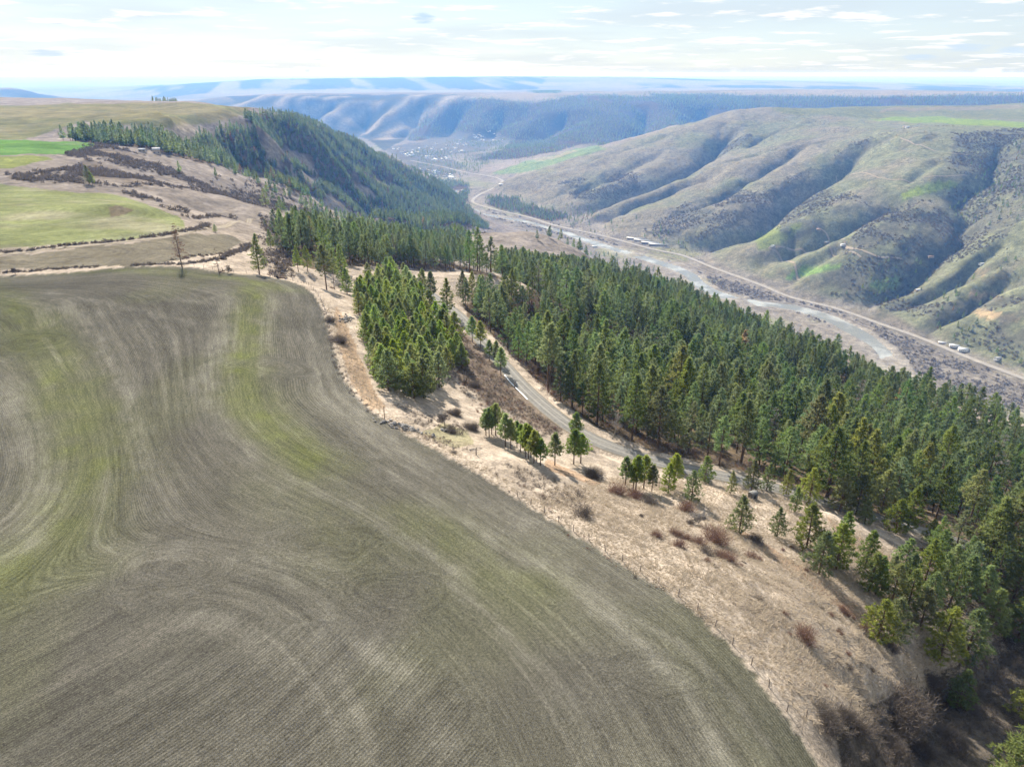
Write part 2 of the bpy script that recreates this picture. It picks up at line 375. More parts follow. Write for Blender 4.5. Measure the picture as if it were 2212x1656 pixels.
# gullies and draws worn into the slopes (places, half width, depth)
GULLY = [
    ([(1640, 262), (1618, 268), (1560, 300), (1518, 333), (1470, 357), (1370, 400), (1270, 440), (1215, 475)], 75, 34),
    ([(1585, 352), (1530, 375), (1474, 388), (1400, 420), (1320, 457), (1270, 490)], 55, 22),
    ([(1892, 293), (1850, 318), (1808, 345), (1752, 382), (1675, 433), (1600, 472), (1530, 508), (1480, 535)], 95, 46),
    ([(1760, 300), (1700, 330), (1640, 365), (1560, 410), (1470, 450)], 55, 16),
    ([(2042, 403), (1960, 425), (1880, 445), (1808, 475), (1730, 515), (1660, 545)], 75, 34),
    ([(1860, 500), (1800, 530), (1740, 560), (1700, 600)], 50, 18),
    ([(2178, 290), (2165, 320), (2125, 383), (2095, 440), (2050, 500), (1990, 560), (1900, 620), (1860, 650)], 125, 36),
    ([(2212, 480), (2150, 520), (2090, 560), (2010, 600), (1950, 640)], 60, 22),
    ([(2230, 560), (2160, 600), (2080, 650), (2020, 690)], 50, 16),
    ([(2040, 330), (2010, 350), (1960, 390)], 45, 12),
    ([(1450, 318), (1400, 340), (1330, 372), (1240, 410)], 55, 14),
    ([(1700, 272), (1650, 290), (1610, 315)], 45, 12),
    ([(700, 211), (672, 228), (640, 246)], 260, 90), ([(795, 211), (760, 245), (722, 282)], 300, 110), ([(920, 212), (870, 255), (815, 303)], 300, 120),
    ([(1010, 214), (950, 262), (880, 316), (860, 330)], 300, 110), ([(1110, 222), (1080, 250), (1010, 300)], 260, 70), ([(1230, 232), (1190, 262), (1150, 300)], 240, 60),
    ([(1400, 222), (1390, 260), (1340, 295)], 260, 80), ([(1520, 225), (1480, 255), (1420, 290)], 240, 70),
    ([(480, 350), (560, 385), (640, 420), (720, 440), (800, 452)], 45, 16),
    ([(330, 275), (420, 300), (520, 330), (600, 365), (660, 400)], 70, 14), ([(560, 285), (620, 318), (690, 350), (760, 392)], 60, 12), ([(690, 295), (750, 330), (810, 365), (870, 400)], 60, 12),
    ([(430, 395), (520, 420), (620, 452), (700, 480)], 40, 12), ([(380, 425), (470, 450), (560, 478)], 25, 7), ([(240, 350), (330, 375), (430, 410)], 30, 8),
    ([(2130, 1395), (2080, 1440), (2030, 1500), (1990, 1580), (1960, 1680)], 14, 11), ([(2212, 1290), (2150, 1390), (2120, 1500), (2120, 1620)], 14, 8),
    ([(1900, 1520), (1890, 1600), (1870, 1680)], 8, 2.5),
    ([(820, 620), (860, 700), (920, 790), (985, 850)], 9, 2.5),
]
base_slope_r = np.abs(np.gradient(GZ, axis=0)) / (np.gradient(dist)[:, None])
base_slope_a = np.abs(np.gradient(GZ, axis=1)) / np.maximum(np.gradient(az)[None, :] * dist[:, None], 1e-3)
slope = np.hypot(base_slope_r, base_slope_a)
GD = np.hypot(GX, GY)
dz = np.zeros_like(GZ)
def carve(pl, w, dep):
    P = np.array(pl)
    dmin, dmax = np.hypot(P[:, 0], P[:, 1]).min() - 3 * w, np.hypot(P[:, 0], P[:, 1]).max() + 3 * w
    r0, r1 = np.searchsorted(dist, (max(dmin, 26), dmax))
    aa = np.arctan2(P[:, 0], P[:, 1]); mg = 3 * w / max(dmin, 60)
    c0, c1 = np.searchsorted(az, (aa.min() - mg, aa.max() + mg))
    sl = (slice(r0, r1), slice(c0, c1))
    wx = GX[sl] + w * 0.35 * fbm(GX[sl] / (w * 2.2), GY[sl] / (w * 2.2), 3, 5); wy = GY[sl] + w * 0.35 * fbm(GX[sl] / (w * 2.2), GY[sl] / (w * 2.2), 3, 9)
    d, al = seg_dist(wx, wy, pl)
    L = sum(math.dist(p, q) for p, q in zip(pl[:-1], pl[1:]))
    taper = sstep(-0.02 * L, 0.30 * L, al) * (0.55 + 0.45 * (1 - sstep(0.8 * L, L, al)))
    v = np.exp(-(d / w) ** 1.1 * 1.25)
    dz[sl] = np.minimum(dz[sl], -dep * (2.4 if 1000 < dmin < 4600 else 1.9 if dmin > 1000 else 1.0) * v * taper)
def far_hits(pts):
    q = [hit(x, y, 4500.0) for x, y in pts]; return [h[:2] for h in q if h[1] > 4600]
for pts, w, dep in GULLY:
    q = far_hits(pts) if w >= 240 else [hit(*p)[:2] for p in pts]
    if len(q) > 1: carve(smooth_poly(q, 4), w, dep)
GZ = GZ + dz
# water finds its way: small ravines down the fall line of the valley walls
gz_ = np.random.default_rng(11)
def ravines(px0, px1, y0, y1, n_, step, nst, wlo, whi, dlo, dhi):
    Y_ = gz_.uniform(y0, y1, n_); X_ = (gz_.uniform(px0, px1, n_) - 1106) / F / 0.93 * Y_; path = [(X_.copy(), Y_.copy())]
    for k in range(nst):
        e = step * 0.8; gx = (hz(X_ + e, Y_) - hz(X_ - e, Y_)) / (2 * e); gy = (hz(X_, Y_ + e) - hz(X_, Y_ - e)) / (2 * e); m = np.hypot(gx, gy) + 1e-6
        go = (m > 0.09) & (hz(X_, Y_) > -535); X_ = X_ - np.where(go, gx / m * step, 0) + np.where(go, gz_.normal(0, 0.22, n_) * step, 0); Y_ = Y_ - np.where(go, gy / m * step, 0); path.append((X_.copy(), Y_.copy()))
    PX_ = np.array([q[0] for q in path]); PY_ = np.array([q[1] for q in path])
    for i in range(n_):
        L = np.hypot(np.diff(PX_[:, i]), np.diff(PY_[:, i])); k = int((L > step * 0.3).sum())
        if k < 8: continue
        w_ = gz_.uniform(wlo, whi); carve([(PX_[j, i], PY_[j, i]) for j in range(0, k + 1, 2)], w_, gz_.uniform(dlo, dhi))
dz[:] = 0
ravines(1150, 2300, 1300, 4000, 120, 16, 44, 11, 22, 2.5, 6.0)
ravines(250, 960, 1000, 3000, 60, 16, 30, 16, 30, 2.5, 6.0)
RAV = np.clip(-dz / 4.5, 0, 1)
ravines(480, 1600, 5600, 8800, 90, 45, 34, 45, 80, 8, 18)
GZ = GZ + dz
def ridged(x, y, o, seed): return 1 - 2 * np.abs(fbm(x, y, o, seed))
sf = np.clip(slope / 0.22, 0, 1) * sstep(330, 700, GD)
sv = sstep(-545, -520, GZ)                        # leaves the valley floor flat
wxx = GX + 90 * fbm(GX / 300, GY / 300, 2, 31); wyy = GY + 90 * fbm(GX / 300, GY / 300, 2, 37)
far = sstep(4200, 7000, GD)
GZ += sv * sf * (far * (24 * (ridged(wxx / 1500, wyy / 2600, 3, 3) - 0.6) + 11 * (ridged(wxx / 300, wyy / 420, 2, 74) - 0.6) + 15 * (ridged(wxx / 620, wyy / 900, 2, 4) - 0.6))
                 + (1 - far) * sstep(700, 1300, GD) * (11 * (ridged(wxx / 260, wyy / 420, 3, 6) - 0.6) + 6 * (ridged(wxx / 95, wyy / 150, 3, 16) - 0.6)) + 3.2 * fbm(GX / 70, GY / 70, 3, 8) + 1.0 * fbm(GX / 22, GY / 22, 2, 14))
roll = sstep(500, 1500, GD) * (1 - np.clip(slope / 0.2, 0, 1)) * sv
GZ += roll * 5 * fbm(GX / 420, GY / 420, 2, 21) + roll * sstep(5500, 9000, GD) * 16 * fbm(GX / 1500, GY / 1500, 3, 23)
# bright spur crests across the valley stand proud
CREST = [([(743, 210), (702, 228), (661, 245)], 62, 60), ([(815, 226), (752, 233), (725, 251), (704, 265)], 70, 50), ([(780, 247), (760, 263), (739, 278)], 62, 50), ([(905, 206), (881, 234), (850, 255), (795, 292)], 74, 80), ([(983, 208), (955, 235), (893, 280), (830, 317)], 80, 90), ([(627, 209), (602, 230)], 55, 40), ([(600, 205), (553, 218), (518, 228)], 70, 40), ([(674, 210), (647, 226)], 50, 36)]
crest = np.zeros_like(GZ)
for pts, w, up in CREST:
    q = far_hits(pts)
    if len(q) < 2: continue
    pl = smooth_poly(q, 4); rr = slice(*np.searchsorted(dist, (4500, 11000)))
    d, al = seg_dist(GX[rr], GY[rr], pl); L = sum(math.dist(p, q) for p, q in zip(pl[:-1], pl[1:])); e = np.exp(-(d / w) ** 2)
    crest[rr] = np.maximum(crest[rr], e)
    dz2 = 0.55 * up * np.exp(-(d / (w * 1.8)) ** 1.2) * sstep(0.0, 0.3 * L, al) * (1 - 0.6 * sstep(0.85 * L, L, al)); GZ[rr] += dz2
# small unevenness of the near slopes and of the field
edgeP = [(-200, 612), (0, 598), (150, 590), (300, 577), (420, 580), (500, 592), (590, 601), (640, 613), (680, 640), (700, 680), (715, 740), (735, 800), (770, 860), (820, 902), (880, 940), (960, 985), (1040, 1030), (1110, 1075),
         (1180, 1120), (1260, 1170), (1350, 1225), (1430, 1275), (1500, 1325), (1560, 1385), (1620, 1450), (1680, 1530), (1722, 1590), (1767, 1656), (1830, 1760), (1900, 1900)]
EDGE = smooth_poly([hit(*p)[:2] for p in edgeP], 5)
near_r = int(np.searchsorted(dist, 620))
nx, ny = GX[:near_r], GY[:near_r]
ed, eal = seg_dist(nx, ny, EDGE)
fieldpoly = EDGE + [(EDGE[-1][0], -300.0), (-700.0, -300.0), (-700.0, EDGE[0][1])]
inside = inpoly(nx, ny, fieldpoly)
sdf = np.where(inside, ed, -ed)
out = sstep(0.5, 9, -sdf) * (1 - sstep(420, 620, GD[:near_r]))
GZ[:near_r] += out * (0.6 * fbm(nx / 14, ny / 14, 3, 41) + 0.25 * fbm(nx / 3.5, ny / 3.5, 2, 43)) + (1 - out) * sstep(0, 30, sdf) * 0.5 * fbm(nx / 60, ny / 60, 2, 45)
GZ[:near_r] += 0.35 * np.exp(-((sdf + 1.2) / 1.6) ** 2)          # low bank along the field edge
# the gravel road is cut into the slope
ROADC = smooth_poly([p[:2] for p in ROAD], 5)
ROADL = np.interp(np.linspace(0, 1, len(ROADC)), np.linspace(0, 1, len(ROAD)), [p[2] for p in ROAD])
acc = np.concatenate([[0], np.cumsum([math.dist(p, q) for p, q in zip(ROADC[:-1], ROADC[1:])])])
rd, ral = seg_dist(nx, ny, ROADC)
rz = np.interp(ral, acc, ROADL)
k = 1 - sstep(3.6, 11.0, rd)
ditch = np.exp(-((rd - 4.4) / 0.8) ** 2) * 0.35
GZ[:near_r] = GZ[:near_r] * (1 - k) + (rz - ditch) * k
# river bed and highway grade
vr0, vr1 = np.searchsorted(dist, (800, 7000))
vc0, vc1 = np.searchsorted(az, (-0.4, 0.8))
vs = (slice(vr0, vr1), slice(vc0, vc1))
rvd, rval = seg_dist(GX[vs], GY[vs], RIV)
wv = np.interp(rval, [0, 700, 2200], [8, 11, 15]) + 6 * fbm(GX[vs] / 120, GY[vs] / 120, 2, 51)
GZ[vs] = np.maximum(GZ[vs], -547.6)
kr = 1 - sstep(0.75, 1.5, rvd / wv)
isl = sstep(0.22, 0.42, fbm(GX[vs] / 75 + 3.3, GY[vs] / 75, 3, 57)); kr *= 1 - 0.93 * isl
GZ[vs] = GZ[vs] * (1 - kr) + (-556) * kr
hd, hal = seg_dist(GX[vs], GY[vs], HWY)
kh = 1 - sstep(9, 26, hd)
GZ[vs] = GZ[vs] * (1 - kh) + ZH * kh
# ------------------------------------------------------------------ ground cover, as properties of the land
PX, PY = project(GX, GY, GZ)
front = (GY > 5)
JX = PX + 9 * fbm(GX / (0.02 * GD + 2), GY / (0.02 * GD + 2), 3, 61); JY = PY + 4 * fbm(GX / (0.02 * GD + 2), GY / (0.02 * GD + 2), 3, 67)
col = np.empty(GX.shape + (3,))
n_big = fbm(GX / 180, GY / 180, 4, 71); n_mid = fbm(GX / 35, GY / 35, 3, 73)
straw = np.array((0.48, 0.40, 0.315)); hillgrass = np.array((0.225, 0.205, 0.155)); greengrass = np.array((0.138, 0.156, 0.086))
brush = np.array((0.135, 0.11, 0.085)); needle = np.array((0.12, 0.088, 0.055)); gravelbar = np.array((0.25, 0.225, 0.19))
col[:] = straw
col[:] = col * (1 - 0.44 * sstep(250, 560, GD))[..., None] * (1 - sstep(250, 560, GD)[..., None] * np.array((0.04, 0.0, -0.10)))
def lerp(mask, c, w=1.0):
    m = (mask * w)[..., None]; col[:] = col * (1 - m) + np.asarray(c) * m
def area(poly, y0=0, y1=1e9, jit=True):
    a, b = (JX, JY) if jit else (PX, PY)
    xs = [p[0] for p in poly]; ys = [p[1] for p in poly]
    m = front & (GY > y0) & (GY < y1) & (a > min(xs)) & (a < max(xs)) & (b > min(ys)) & (b < max(ys))
    r = np.zeros(m.shape, bool)
    r[m] = inpoly(a[m], b[m], poly)
    return r.astype(float)
# far country: pale stubble and pasture
lerp(sstep(4600, 5600, GD), (0.25, 0.215, 0.16)); lerp(sstep(4600, 5600, GD) * sstep(0.08, 0.18, slope), (0.085, 0.088, 0.062), 0.9); lerp(sstep(5200, 6500, GD) * sstep(-0.1, 0.35, fbm(GX / 900, GY / 900, 3, 77)), (0.16, 0.15, 0.105), 0.6)
# right-hand hill: greyish grass, greener low down and to the right
hill = area([(1060, 400), (1300, 320), (1600, 230), (2400, 225), (2500, 900), (2212, 830), (1850, 690), (1600, 600), (1200, 490)], 1150, 4400, False)
lerp(hill, hillgrass)
lerp(hill * 0.95 * sstep(-0.3, 0.45, n_big + 0.0011 * (PX - 1500) + 0.0012 * (PY - 420)), greengrass * 1.15, 0.72)
lerp(hill * sstep(0.15, 0.5, n_mid + 0.4 * n_big), brush * 1.3, 0.40)
GREEN = [
    ([(1875, 257), (2000, 252), (2120, 258), (2230, 266), (2230, 277), (2050, 268), (1930, 263)], 2600, 4300, (0.19, 0.26, 0.05)),
    ([(1970, 405), (2060, 388), (2075, 400), (1980, 424), (1920, 432)], 1700, 2500, (0.20, 0.26, 0.06)),
    ([(1695, 600), (1730, 578), (1820, 568), (1822, 578), (1760, 590), (1700, 607)], 1500, 2200, (0.17, 0.27, 0.07)),
    ([(1630, 505), (1700, 480), (1740, 485), (1700, 520), (1640, 540)], 1700, 2600, (0.20, 0.24, 0.08)),
    ([(1880, 610), (1930, 595), (1960, 610), (1920, 625), (1880, 625)], 1400, 2200, (0.17, 0.25, 0.08)),
]
for poly, y0, y1, c in GREEN: lerp(area(poly, y0, y1), c, 0.85)
lerp(area([(1660, 232), (1760, 229), (2230, 222), (2230, 258), (2000, 251), (1880, 256), (1800, 251), (1690, 247)], 3300, 5400), (0.17, 0.175, 0.09))
lerp(area([(1900, 236), (2212, 226), (2212, 234), (1900, 242)], 3300, 5400), (0.24, 0.20, 0.14), 0.7)
for poly in ([(2085, 625), (2165, 640), (2170, 653), (2100, 645)], [(2075, 660), (2190, 680), (2212, 695), (2120, 690)], [(2090, 575), (2130, 585), (2120, 600)]):
    lerp(area(poly, 1000, 2200), (0.42, 0.31, 0.19), 0.8)
# valley floor: gravel, silt and leafless brush
flat = sstep(-532, -541, GZ) * sstep(900, 1000, GD)
flat *= (GD < 7000)
lerp(flat, gravelbar * (1 + 0.0), 0.9)
lerp(flat * sstep(0.0, 0.35, n_mid), (0.15, 0.13, 0.105), 0.7)
lerp(flat * sstep(0.25, 0.5, n_big), (0.19, 0.2, 0.1), 0.6)
lerp(area([(1060, 376), (1120, 353), (1180, 338), (1290, 312), (1310, 322), (1200, 352), (1140, 372), (1085, 377)], 3600, 5600), (0.17, 0.23, 0.10), 0.9)
lerp(area([(1150, 345), (1240, 325), (1250, 328), (1160, 350)], 3600, 5600), (0.3, 0.25, 0.17), 0.7)
lerp(area([(1150, 232), (1236, 228), (1232, 240), (1190, 268), (1150, 268), (1170, 250)], 5000, 9000), (0.25, 0.26, 0.15), 0.9)
lerp(area([(830, 322), (900, 308), (1000, 285), (1090, 288), (1110, 305), (1040, 325), (960, 340), (1010, 358), (960, 395), (900, 372)], 4200, 7600), (0.135, 0.125, 0.10), 0.85)
bar_ = np.zeros(GX.shape); bar_[vs] = 1 - sstep(20, 55, rvd + 18 * fbm(GX[vs] / 60, GY[vs] / 60, 3, 141)); lerp(bar_ * (GZ < -535), (0.33, 0.305, 0.27), 0.6)
# left-hand plateau: sown and fallow fields
FIELDS = [
    ('green_winter_wheat', [(-400, 298), (0, 302), (90, 304), (180, 307), (206, 314), (185, 325), (165, 331), (80, 334), (-400, 336)], 500, 1400, (0.115, 0.215, 0.055)),
    ('olive_field', [(-400, 338), (0, 337), (96, 339), (112, 346), (60, 358), (20, 364), (-400, 366)], 400, 1000, (0.20, 0.22, 0.075)),
    ('pale_striped_field', [(-400, 395), (0, 398), (60, 405), (240, 421), (320, 438), (385, 468), (402, 488), (395, 500), (345, 511), (180, 524), (0, 537), (-400, 560)], 240, 800, (0.205, 0.222, 0.10)),
    ('fallow_field', [(-400, 575), (0, 553), (200, 533), (330, 520), (420, 503), (500, 510), (528, 524), (480, 546), (400, 560), (330, 573), (0, 583), (-400, 600)], 190, 480, (0.17, 0.15, 0.11)),
    ('plateau_field', [(-500, 226), (0, 229), (110, 226), (300, 221), (440, 223), (545, 232), (525, 247), (480, 262), (420, 270), (330, 276), (180, 262), (90, 290), (40, 302), (-500, 300)], 900, 3000, (0.185, 0.185, 0.085)),
]
fid = np.zeros(GX.shape, int)
for i, (nm, poly, y0, y1, c) in enumerate(FIELDS):
    m = area(poly, y0, y1); lerp(m, c); fid[m > 0.5] = i + 2
pl_f = (fid == 6).astype(float)
lerp(pl_f * sstep(-0.2, 0.4, fbm(GX / 300, GY / 90, 3, 81)), (0.25, 0.21, 0.12), 0.6)
lerp((fid == 4) * sstep(0.05, 0.5, fbm(GX / 60, GY / 25, 3, 83)), (0.29, 0.27, 0.18), 0.75)
lerp(area([(235, 447), (260, 443), (290, 452), (265, 465), (240, 470)], 200, 900), (0.17, 0.13, 0.10), 0.8)
# shrubland on the left draw
SHRUB = [
    ([(15, 385), (40, 374), (150, 362), (180, 345), (235, 352), (275, 372), (330, 388), (340, 400), (260, 404), (180, 396), (60, 392)], 380, 760),
    ([(130, 336), (200, 312), (240, 308), (300, 335), (345, 352), (390, 372), (360, 378), (290, 365), (225, 345)], 520, 1050),
    ([(265, 408), (330, 425), (340, 435), (270, 420)], 330, 700), ([(340, 430), (400, 455), (410, 468), (370, 460)], 300, 700),
    ([(300, 380), (380, 372), (470, 400), (580, 430), (700, 462), (620, 455), (500, 430), (420, 410), (330, 400)], 450, 1100),
    ([(420, 385), (520, 395), (600, 420), (700, 445), (650, 440), (540, 420)], 600, 1300),
    ([(380, 350), (460, 380), (560, 395), (680, 430), (600, 415), (500, 395)], 700, 1300),
    ([(560, 470), (620, 480), (690, 500), (640, 560), (590, 600), (600, 530)], 250, 620),
    ([(760, 460), (1000, 490), (1060, 505), (960, 505), (820, 480)], 900, 2200),
]
for poly, y0, y1 in SHRUB: lerp(area(poly, y0, y1) * sstep(-0.3, 0.25, n_mid), brush, 0.7)
# draws and shaded slopes of the right-hand hill carry brush
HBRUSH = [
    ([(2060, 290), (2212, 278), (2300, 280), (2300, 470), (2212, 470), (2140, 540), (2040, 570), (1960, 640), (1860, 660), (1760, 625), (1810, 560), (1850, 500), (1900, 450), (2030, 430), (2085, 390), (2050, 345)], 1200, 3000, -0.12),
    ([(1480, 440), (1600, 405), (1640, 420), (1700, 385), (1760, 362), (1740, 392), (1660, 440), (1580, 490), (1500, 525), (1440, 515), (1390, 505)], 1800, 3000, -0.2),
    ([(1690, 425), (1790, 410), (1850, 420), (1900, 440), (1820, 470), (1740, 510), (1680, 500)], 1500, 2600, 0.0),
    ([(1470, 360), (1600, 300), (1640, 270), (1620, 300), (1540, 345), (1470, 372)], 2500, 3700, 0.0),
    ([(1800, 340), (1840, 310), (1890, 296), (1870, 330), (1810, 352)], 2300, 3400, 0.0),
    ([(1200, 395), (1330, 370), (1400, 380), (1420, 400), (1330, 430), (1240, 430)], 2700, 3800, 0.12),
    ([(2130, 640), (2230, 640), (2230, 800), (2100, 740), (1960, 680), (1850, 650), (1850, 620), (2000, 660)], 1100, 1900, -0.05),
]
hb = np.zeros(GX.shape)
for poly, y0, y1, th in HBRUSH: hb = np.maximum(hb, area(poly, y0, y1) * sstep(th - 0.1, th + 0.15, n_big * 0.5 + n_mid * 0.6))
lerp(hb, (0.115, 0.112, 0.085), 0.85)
# brush cover and shade of the far valley faces, painted as dark ground
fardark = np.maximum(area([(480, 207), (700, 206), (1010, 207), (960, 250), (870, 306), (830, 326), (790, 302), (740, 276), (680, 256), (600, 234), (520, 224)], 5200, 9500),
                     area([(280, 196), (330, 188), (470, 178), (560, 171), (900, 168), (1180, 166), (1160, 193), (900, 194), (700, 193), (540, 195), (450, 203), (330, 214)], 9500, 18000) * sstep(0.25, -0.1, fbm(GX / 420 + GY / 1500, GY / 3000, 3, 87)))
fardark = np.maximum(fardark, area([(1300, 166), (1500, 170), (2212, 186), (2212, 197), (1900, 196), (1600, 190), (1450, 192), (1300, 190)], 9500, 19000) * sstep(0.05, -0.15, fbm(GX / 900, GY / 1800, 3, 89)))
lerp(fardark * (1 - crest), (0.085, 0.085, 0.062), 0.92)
for poly_ in ([(760, 500), (900, 496), (1000, 512), (1010, 560), (900, 552), (760, 530)],): lerp(area(poly_, 480, 1800), brush, 0.8)
lerp(hill * RAV * sstep(-0.5, 0.2, n_mid), (0.105, 0.105, 0.075), 0.75)
# woodland floors
FOREST = {
    'slope': dict(poly=[(1010, 700), (1000, 655), (1085, 660), (1130, 625), (1240, 615), (1330, 606), (1450, 636), (1600, 704), (1720, 754), (1850, 806), (1960, 846), (2090, 902), (2300, 985), (2300, 1260), (2120, 1190), (2040, 1165), (1950, 1138), (1830, 1095),
                        (1700, 1040), (1560, 1008), (1420, 975), (1290, 925), (1200, 860), (1140, 800), (1090, 740), (1060, 715)], y=(120, 1000), s=7.6, h=(10, 24)),
    'clump': dict(poly=[(602, 512), (640, 504), (700, 508), (760, 528), (900, 550), (1000, 575), (1090, 600), (1085, 606), (1000, 583), (900, 582), (860, 578), (800, 576), (755, 572), (720, 592), (690, 586), (640, 592), (622, 575), (605, 545)], y=(330, 1050), s=6.8, h=(14, 22)),
    'middle': dict(poly=[(1080, 585), (1160, 578), (1240, 580), (1290, 592), (1330, 608), (1250, 600), (1130, 640), (1085, 640)], y=(380, 1000), s=7.0, h=(14, 20)),
    'thicket': dict(poly=[(1975, 1185), (2080, 1178), (2240, 1225), (2240, 1440), (2180, 1400), (2120, 1365), (2050, 1325), (1980, 1305), (1955, 1262), (2030, 1250)], y=(60, 260), s=5.6, h=(8, 14)),
    'ridge': dict(poly=[(60, 325), (120, 312), (240, 292), (280, 296), (330, 300), (430, 300), (480, 284), (520, 260), (600, 250), (640, 254), (760, 301), (900, 374), (960, 402), (992, 418), (1000, 445), (1060, 497), (1000, 486), (900, 490), (850, 478), (800, 470),
                        (740, 450), (680, 428), (640, 415), (560, 380), (480, 360), (400, 342), (350, 333), (260, 322), (150, 324)], y=(880, 3700), s=9.0, h=(13, 21)),
    'town': dict(poly=[(930, 225), (1050, 213), (1150, 224), (1250, 206), (1450, 210), (1600, 206), (1640, 232), (1560, 250), (1500, 262), (1400, 294), (1300, 318), (1290, 306), (1150, 338), (1100, 345), (1020, 345), (1090, 320), (1110, 300), (1060, 284), (990, 285), (930, 300), (880, 305), (900, 280)], y=(4700, 9000), s=24.0, h=(16, 24)),
    'band': dict(poly=[(1400, 204), (1640, 207), (1750, 209), (1900, 211), (2000, 209), (2080, 206), (2300, 205), (2300, 225), (1640, 234), (1500, 240)], y=(5200, 9000), s=22.0, h=(16, 24)),
    'bank': dict(poly=[(930, 388), (985, 392), (1012, 400), (1010, 436), (1000, 440), (992, 415), (960, 400)], y=(2500, 4300), s=13.0, h=(14, 20)),
    'terrace': dict(poly=[(1052, 427), (1085, 424), (1122, 430), (1125, 440), (1210, 458), (1225, 470), (1190, 478), (1100, 455), (1056, 443)], y=(2300, 3600), s=14.0, h=(14, 20)),
}
for k, v in FOREST.items():
    poly = v['poly']; m = area(poly, *v['y'])
    v['mask'] = m
    lerp(m, needle if v['y'][0] < 2000 else needle * 0.8, 0.9 if k not in ('ridge',) else 0.8)
lerp(area([(2000, 1480), (2060, 1440), (2130, 1390), (2300, 1300), (2300, 1900), (1900, 1900), (1840, 1700), (1790, 1560), (1850, 1530), (1940, 1500)], 0, 300), (0.085, 0.074, 0.06), 0.9)      # brushy gully, its deep shade darkened into the ground colour
lerp(area([(985, 700), (1030, 735), (1100, 820), (1180, 890), (1220, 930), (1180, 940), (1100, 890), (1050, 870), (1000, 830), (975, 760)], 0, 400), (0.16, 0.12, 0.09), 0.8)               # brown bank over the road
lerp(area([(720, 660), (745, 690), (770, 760), (800, 830), (830, 880), (800, 885), (760, 830), (735, 760), (715, 690)], 0, 400), (0.35, 0.235, 0.14), 0.7)                                     # rusty grass strip
lerp(area([(905, 935), (960, 915), (1010, 930), (1030, 960), (980, 965)], 0, 400), (0.22, 0.23, 0.08), 0.5)
for poly in ([(1580, 1130), (1700, 1200), (1830, 1290), (1900, 1340), (1870, 1350), (1740, 1260), (1600, 1160)], [(1780, 1110), (1900, 1190), (1980, 1230), (1950, 1245), (1830, 1180)], [(1180, 990), (1300, 1040), (1280, 1050), (1180, 1010)]):
    lerp(area(poly, 0, 300), (0.34, 0.20, 0.105), 0.6)
lerp(crest * (GD > 4500), (0.33, 0.28, 0.21), 0.9)  # sunlit look of the far crests, put into the ground colour
for pp in ([f_ for f_ in ((1862, 1375), (1862, 1420), (1856, 1460), (1855, 1525))], [(1835, 1535), (1862, 1522), (1905, 1514), (1945, 1500), (1962, 1478)], [(1420, 1190), (1462, 1175), (1520, 1180)], [(1500, 1360), (1540, 1330), (1600, 1310), (1660, 1330)], [(1690, 1420), (1760, 1440), (1820, 1430)], [(1130, 1050), (1220, 1090), (1330, 1150), (1450, 1215), (1560, 1280), (1680, 1380)], [(1310, 1090), (1400, 1135), (1490, 1200)], [(1560, 1240), (1650, 1255), (1720, 1290)]):
    d_, _a = seg_dist(nx + 0.8 * fbm(nx / 4, ny / 4, 2, 151), ny + 0.8 * fbm(nx / 4, ny / 4, 2, 153), smooth_poly([hit(*q)[:2] for q in pp], 5)); t_ = np.zeros(GX.shape); t_[:near_r] = np.exp(-(d_ / 0.45) ** 2) * np.clip(0.8 + 0.8 * fbm(nx / 6, ny / 6, 2, 155), 0, 1); lerp(t_, (0.17, 0.13, 0.09), 0.7)
OPENINGS = ([(587, 337), (630, 346), (672, 360)], [(690, 440), (720, 447), (748, 456)], [(775, 412), (806, 421)], [(500, 268), (532, 270)], [(378, 304), (402, 290), (445, 283)], [(820, 395), (860, 412)], [(660, 385), (700, 396)])
nr0, nr1 = np.searchsorted(dist, (850, 3400))
OPEN_L = [smooth_poly([hit(*q)[:2] for q in pp], 4) for pp in OPENINGS]
for L_ in OPEN_L:
    d_, _a = seg_dist(GX[nr0:nr1], GY[nr0:nr1], L_); t_ = np.zeros(GX.shape); t_[nr0:nr1] = 1 - sstep(9, 18, d_ + 5 * fbm(GX[nr0:nr1] / 25, GY[nr0:nr1] / 25, 2, 161)); lerp(t_, (0.33, 0.28, 0.21), 0.8)
# ---- near field: rows follow the drill, bands of stubble and patches of young green
fw = np.zeros(GX.shape); aux = np.zeros(GX.shape + (3,))
SD = np.full(GX.shape, -500.0); SD[:near_r] = sdf
SDX, SDY = nx, ny
infield = np.zeros(GX.shape, bool); infield[:near_r] = inside
inw = sstep(-0.6, 0.4, SD + 0.7 * fbm(GX / 1.3, GY / 1.3, 2, 91))
soil = np.array((0.110, 0.103, 0.083)); young = np.array((0.125, 0.140, 0.045))
lerp(inw, soil)
wob = 10 * fbm(GX / 70, GY / 70, 2, 93)
def plan(*pp): return smooth_poly([hit(*p)[:2] for p in pp], 5)
def soft_line(pp, w, seed):
    d, _ = seg_dist(nx + 2.5 * fbm(nx / 9, ny / 9, 2, seed), ny + 2.5 * fbm(nx / 9, ny / 9, 2, seed + 5), plan(*pp)); r = np.zeros(GX.shape); r[:near_r] = np.exp(-(d / w) ** 2); return r
g1 = soft_line([(545, 618), (538, 690), (528, 760), (540, 860), (580, 920), (640, 965), (700, 1000)], 5.5, 101)
g2 = soft_line([(-120, 600), (20, 660), (90, 740), (150, 860), (200, 980), (170, 1090), (60, 1210), (-120, 1290)], 9.0, 103)
g3 = soft_line([(60, 588), (200, 586), (300, 584), (420, 592), (520, 604), (620, 625)], 4.5, 105)
g4 = soft_line([(900, 1130), (1050, 1200), (1160, 1270)], 7.0, 107); g5 = soft_line([(620, 1030), (700, 1100), (760, 1200)], 9.0, 109)
gn = 0.65 + 0.35 * fbm(GX / 5, GY / 5, 3, 111)
